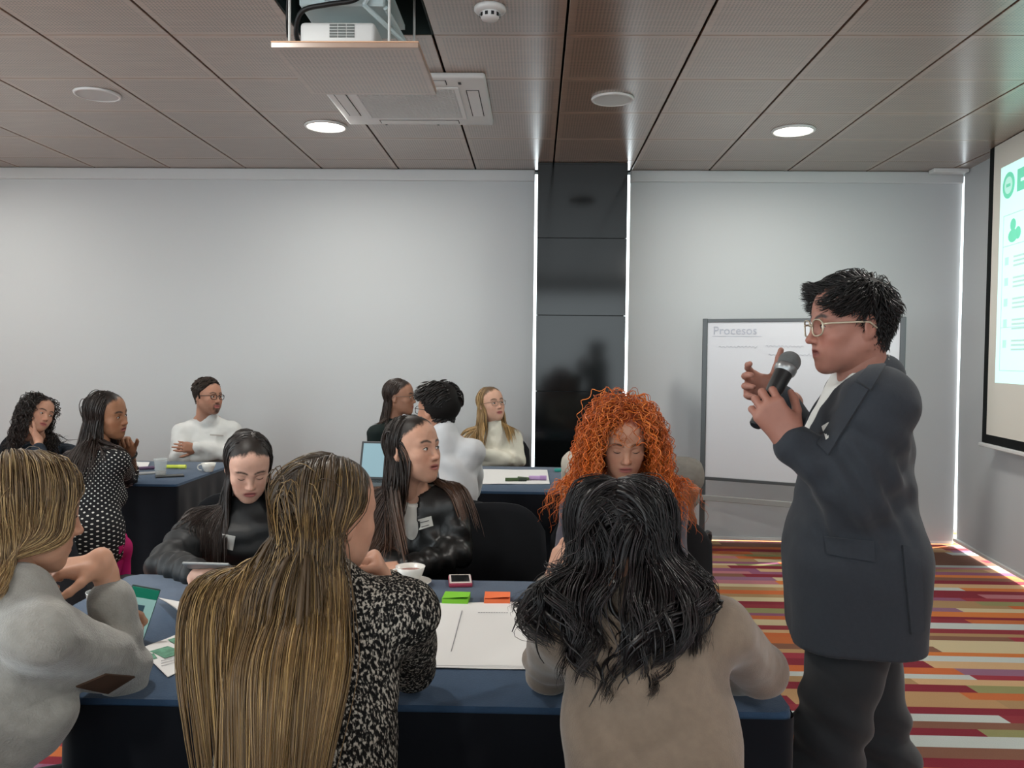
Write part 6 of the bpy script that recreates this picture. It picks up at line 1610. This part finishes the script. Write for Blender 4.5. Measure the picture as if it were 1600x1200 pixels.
# ------------------------------------------------------------------ small things
M_CHINA = mt('white_china', '#dcdad4', 0.25, 0.5)
M_PAPER = mt('white_paper', '#d9d9d8', 0.85, 0.2)
M_INK = mt('print_ink', '#8b8c90', 0.8, 0.1)
M_CLEAR = mat('clear_plastic', '#dfe6e6', 0.08, 0.6); M_CLEAR.node_tree.nodes['Principled BSDF'].inputs['Alpha'].default_value = 0.25
def cup_saucer(px, py, label, s=1.0, tea=True, saucer=True, h=0.052):
    p = G(px, py, TZ); root = empty('tea_cup', (p[0], p[1], TZ))
    z0 = 0.0
    if saucer:
        MB().lathe([(0, 0.004), (0.025, 0.003), (0.03, 0.0), (0.034, 0.003), (0.062 * s, 0.013), (0.064 * s, 0.015), (0.060 * s, 0.016), (0.034, 0.008), (0, 0.007)], 40).build('saucer', M_CHINA, root, smooth=True); z0 = 0.008
    c = MB().lathe([(0, z0), (0.022, z0), (0.025, z0 + 0.004), (0.036 * s, z0 + h * 0.5), (0.045 * s, z0 + h), (0.0435 * s, z0 + h), (0.034 * s, z0 + h * 0.5), (0.022, z0 + 0.008), (0, z0 + 0.007)], 40)
    cup = c.build('cup', M_CHINA, root, smooth=True)
    if tea: MB().lathe([(0, z0 + h * 0.72), (0.0385 * s, z0 + h * 0.72)], 32).build('tea', mt('red_tea', '#8a4a44', 0.15, 0.5), cup, smooth=True)
    hd = [Vector((-0.038 * s + -0.0 - 0.026 * math.sin(t), -0.0, z0 + h * 0.55 + 0.018 * math.cos(t))) for t in np.linspace(0.15, pi - 0.15, 10)]
    MB().path(hd, 0.0035, 8).build('handle', M_CHINA, cup, smooth=True); root.rotation_euler = (0, 0, 0.4)
    tag(root, label, 'cup', 'china cups on the tables'); return root
cup_saucer(641, 915, 'white tea cup with red tea on a saucer on the front table', 1.02)
cup_saucer(326, 737, 'small white cup on the back table before the man with folded arms', 0.95, False, False)
WATER = mat('water', '#d0cbc6', 0.05, 0.5); WATER.node_tree.nodes['Principled BSDF'].inputs['Alpha'].default_value = 0.45
def tumbler(px, py, label, h=0.10, r=0.037, water=0.3):
    p = G(px, py, TZ); root = empty('drinking_glass', (p[0], p[1], TZ))
    MB().lathe([(0, 0.001), (r * 0.72, 0.001), (r * 0.74, 0.003), (r, h), (r + 0.001, h + 0.001), (r - 0.001, h), (r * 0.72, 0.005), (0, 0.005)], 32).build('tumbler', M_CLEAR, root, smooth=True)
    MB().lathe([(r * 0.99, h * 0.985), (r * 1.02, h), (r * 0.985, h * 1.005)], 32).build('rim', mt('glass_rim', '#cfd4d4', 0.2, 0.5), root, smooth=True)
    if water: MB().lathe([(0, 0.006), (r * 0.70, 0.006), (r * 0.78, h * water), (0, h * water)], 32).build('water', WATER, root, smooth=True)
    tag(root, label, 'glass', 'clear tumblers'); return root
tumbler(251, 744, 'clear plastic tumbler beside a dark phone on the back table')
tumbler(160, 985, 'clear tumbler behind the grey sleeve on the front table', 0.10, 0.038, 0.2)
def slab(name, px, py, size, rz, material, label, cat, z=0.0, th=0.009, bevel=0.002, tilt=0.0, group=None):
    p = G(px, py, TZ); root = empty(name, (p[0], p[1], TZ + z), rz); root.rotation_euler = (tilt, 0, rz)
    MB().box((-size[0] / 2, -size[1] / 2, 0), (size[0] / 2, size[1] / 2, th), bevel=bevel, seg=2).build('case', material, root)
    tag(root, label, cat, group); return root
ph = slab('smartphone', 719, 911, (0.072, 0.105), math.radians(7), mt('pink_case', '#a33c55', 0.5, 0.4), 'smartphone in a pink case lying on the front table', 'phone', th=0.013, bevel=0.004)
MB().box((-0.034, -0.050, 0.0125), (0.034, 0.050, 0.0145), bevel=0.001).build('bezel', mt('phone_white', '#d8cfcb', 0.4, 0.4), ph)
MB().box((-0.028, -0.038, 0.0146), (0.028, 0.040, 0.0150)).build('screen', mt('phone_glass', '#0d0f11', 0.15, 0.5), ph)
for (px, c, nm, rz) in ((713, '#7cc23a', 'lime green', -0.03), (777, '#e8764a', 'orange', 0.02)):
    p = G(px, 939, TZ); root = empty('sticky_notes', (p[0], p[1], TZ), rz); m_ = mt('note_' + nm, c, 0.8, 0.2)
    MB().box((-0.037, -0.037, 0.0005), (0.037, 0.037, 0.016), bevel=0.001).build('pad', m_, root)
    vs = [(x, y, 0.0168 + 0.006 * max(0, (-y - 0.005) / 0.032) ** 1.5 * (0.6 + 0.4 * math.sin(x * 40))) for y in np.linspace(0.037, -0.037, 8) for x in np.linspace(-0.037, 0.037, 6)]
    MB().quads(vs, [(j * 6 + i, j * 6 + i + 1, j * 6 + i + 7, j * 6 + i + 6) for j in range(7) for i in range(5)]).build('top_note', m_, root, smooth=True)
    tag(root, f'{nm} block of sticky notes on the sheet of the front table', 'sticky notes', 'blocks of sticky notes')
def sheet(corners, label, cat='paper', z=0.0025, name='paper_sheet', curl=None, group=None, n=10):
    c = [G(x, y, TZ) for x, y in corners]; o = sum(c) / 4
    root = empty(name, (o[0], o[1], TZ)); vs = []
    for lvl in (0, 0.0012):
        for j in range(n + 1):
            for i in range(n + 1):
                u, w = i / n, j / n
                q = (c[0] * (1 - u) + c[1] * u) * (1 - w) + (c[3] * (1 - u) + c[2] * u) * w - o
                vs.append((q[0], q[1], z + lvl + 0.0008 * math.sin(9 * u + 4 * w) + (curl(u, w) if curl else 0)))
    S = (n + 1) ** 2; fs = []
    for j in range(n):
        for i in range(n):
            a = j * (n + 1) + i; fs += [(a, a + 1, a + n + 2, a + n + 1), (S + a + 1, S + a, S + a + n + 1, S + a + n + 2)]
    me = bpy.data.meshes.new('sheet'); me.from_pydata(vs, [], fs); me.shade_smooth()
    bm = bmesh.new(); bm.from_mesh(me); bmesh.ops.recalc_face_normals(bm, faces=bm.faces); bm.to_mesh(me); bm.free()
    link('sheet', me, M_PAPER, root); tag(root, label, cat, group); return root, o
def mark(root, o, pts, material, name, z=0.0052, w=0.0015):
    c = [G(x, y, TZ) - o for x, y in pts]
    if len(c) == 2:
        d = unit(c[1] - c[0]); nn = np.array([-d[1], d[0], 0]) * w; c = [c[0] - nn, c[1] - nn, c[1] + nn, c[0] + nn]
    MB().prism([(q[0], q[1]) for q in c], z, z + 0.0004).build(name, material, root)
r1, o1 = sheet([(560, 945), (852, 942), (852, 1048), (552, 1044)], 'large white flip chart sheet spread over the front table', 'paper', group='papers on the tables')
for q in ([(722, 957), (705, 1021)],): mark(r1, o1, q, M_INK, 'ruled_line', w=0.0010)
for x0, x1, y in ((662, 686, 958.5), (747, 797, 960)):
    for k in range(int((x1 - x0) / 4)): mark(r1, o1, [(x0 + 4 * k, y + 0.03 * k), (x0 + 4 * k + 2.8, y + 0.03 * k)], M_INK, 'heading_print', w=0.0022)
mark(r1, o1, [(805, 948), (815, 948), (815, 951), (805, 951)], mt('ink_dark', '#4a4c50', 0.8, 0.1), 'printed_mark')
mark(r1, o1, [(560, 1041.5), (850, 1045)], mt('ink_pale', '#b5b6b8', 0.8, 0.1), 'ruled_line', w=0.001)
r2, o2 = sheet([(217, 1017), (300, 984), (345, 1020), (262, 1060)], 'printed leaflet with green pictures in front of the woman in light grey', 'leaflet', z=0.003, group='papers on the tables')
M_GP = mt('print_green', '#5f8f78', 0.7, 0.2, noise=0.3, nscale=60)
for q in ([(234, 1021), (262, 1013), (290, 1022), (258, 1032)], [(262, 1003), (300, 992), (312, 1001), (276, 1011)], [(224, 1028), (240, 1024), (246, 1032), (228, 1037)]): mark(r2, o2, q, M_GP, 'picture')
for y in (1036, 1040, 1044): mark(r2, o2, [(252, y), (285, y - 9)], M_INK, 'heading_print', w=0.001)
sheet([(247, 943), (330, 945), (330, 985), (285, 985)], 'loose white sheet with a curling edge near the phone of the woman in grey', 'paper', z=0.004, curl=lambda u, w: 0.030 * (1 - u) ** 3 * (0.4 + w), group='papers on the tables')
sheet([(752, 734), (855, 735), (859, 757), (735, 757)], 'white flip chart sheet on the middle table', 'paper', group='papers on the tables')
sheet([(205, 722), (234, 723), (230, 731), (196, 731)], 'white sheet by the elbow of the polka dot blouse', 'paper', group='papers on the tables')
def pen(px, py, L, r, rz, material, label, cap=None, name='marker_pen'):
    p = G(px, py, TZ); root = empty(name, (p[0], p[1], TZ + r + 0.004), rz)
    MB().tube((-L / 2, 0, 0), (L * 0.2, 0, 0), r).tube((L * 0.2, 0, 0), (L * 0.45, 0, 0), r * 1.06).tube((L * 0.45, 0, 0), (L / 2, 0, 0), r * 0.8, r * 0.5).build('barrel', material, root, smooth='auto')
    if cap: MB().tube((L * 0.12, 0, 0), (L * 0.5, 0, 0), r * 1.12).box((L * 0.14, r * 0.9, -0.003), (L * 0.44, r * 1.7, 0.003)).build('cap', cap, root)
    tag(root, label, 'pen', 'marker pens'); return root
pen(806, 753, 0.12, 0.010, 0.15, mt('pen_green', '#3d5230', 0.5, 0.4), 'dark green marker pen on the middle table sheet', mt('pen_dark', '#28352a', 0.5, 0.4))
pen(818, 751, 0.07, 0.009, -0.5, mt('pen_green2', '#4b6138', 0.5, 0.4), 'short green pen lying across the dark green marker')
pen(840, 751, 0.10, 0.012, 0.05, mt('pen_lilac', '#b99ac9', 0.5, 0.4), 'lilac highlighter on the middle table sheet', mt('pen_lilac2', '#a888bb', 0.5, 0.4))
pen(275, 733, 0.12, 0.011, 0.06, mt('pen_yellow', '#c5d24a', 0.5, 0.4), 'yellow highlighter behind the tumbler on the back table', mt('pen_yellow2', '#d0d95f', 0.5, 0.4))
pen(228, 735, 0.10, 0.010, 0.5, mt('pen_purple', '#5d4763', 0.5, 0.4), 'purple pen between the polka dot blouse and the tumbler')
slab('smartphone', 265, 745, (0.075, 0.15), math.radians(-62), mt('phone_black', '#1b1e20', 0.35, 0.5), 'dark smartphone beside the tumbler on the back table', 'phone')
slab('smartphone', 224, 741, (0.07, 0.14), math.radians(-50), mt('phone_grey', '#8d8f90', 0.4, 0.4), 'pale smartphone beside the elbow of the polka dot blouse', 'phone')
slab('pencil_case', 880, 737, (0.11, 0.05), 0.05, mt('teal_case', '#2f8f85', 0.6, 0.3), 'small teal case at the edge of the middle table', 'case', th=0.018, bevel=0.007)
# laptop
lc = P(604, 745, 4.62); lt = empty('laptop', (lc[0], lc[1], TZ), math.radians(-8))
MB().box((-0.165, -0.23, 0.001), (0.165, 0.0, 0.016), bevel=0.004).build('base', mt('laptop_grey', '#3b3e41', 0.45, 0.4), lt)
kb = MB()
for i in range(12):
    for j in range(5): kb.box((-0.145 + i * 0.0245, -0.10 + j * 0.017, 0.016), (-0.125 + i * 0.0245, -0.087 + j * 0.017, 0.018))
kb.build('keyboard', M_BLACK, lt)
ld_ = MB().box((-0.165, -0.004, 0.0), (0.165, 0.004, 0.215), bevel=0.003).build('lid', mt('laptop_grey', '#3b3e41', 0.45, 0.4), lt, loc=(0, 0.005, 0.014), rot=(math.radians(-16), 0, 0))
MB().box((-0.152, -0.0048, 0.015), (0.152, -0.0041, 0.203)).build('screen', glow('laptop_screen', '#7f9aa3', 0.35), ld_)
tag(lt, 'open grey laptop with a pale blue screen on the middle table', 'laptop')
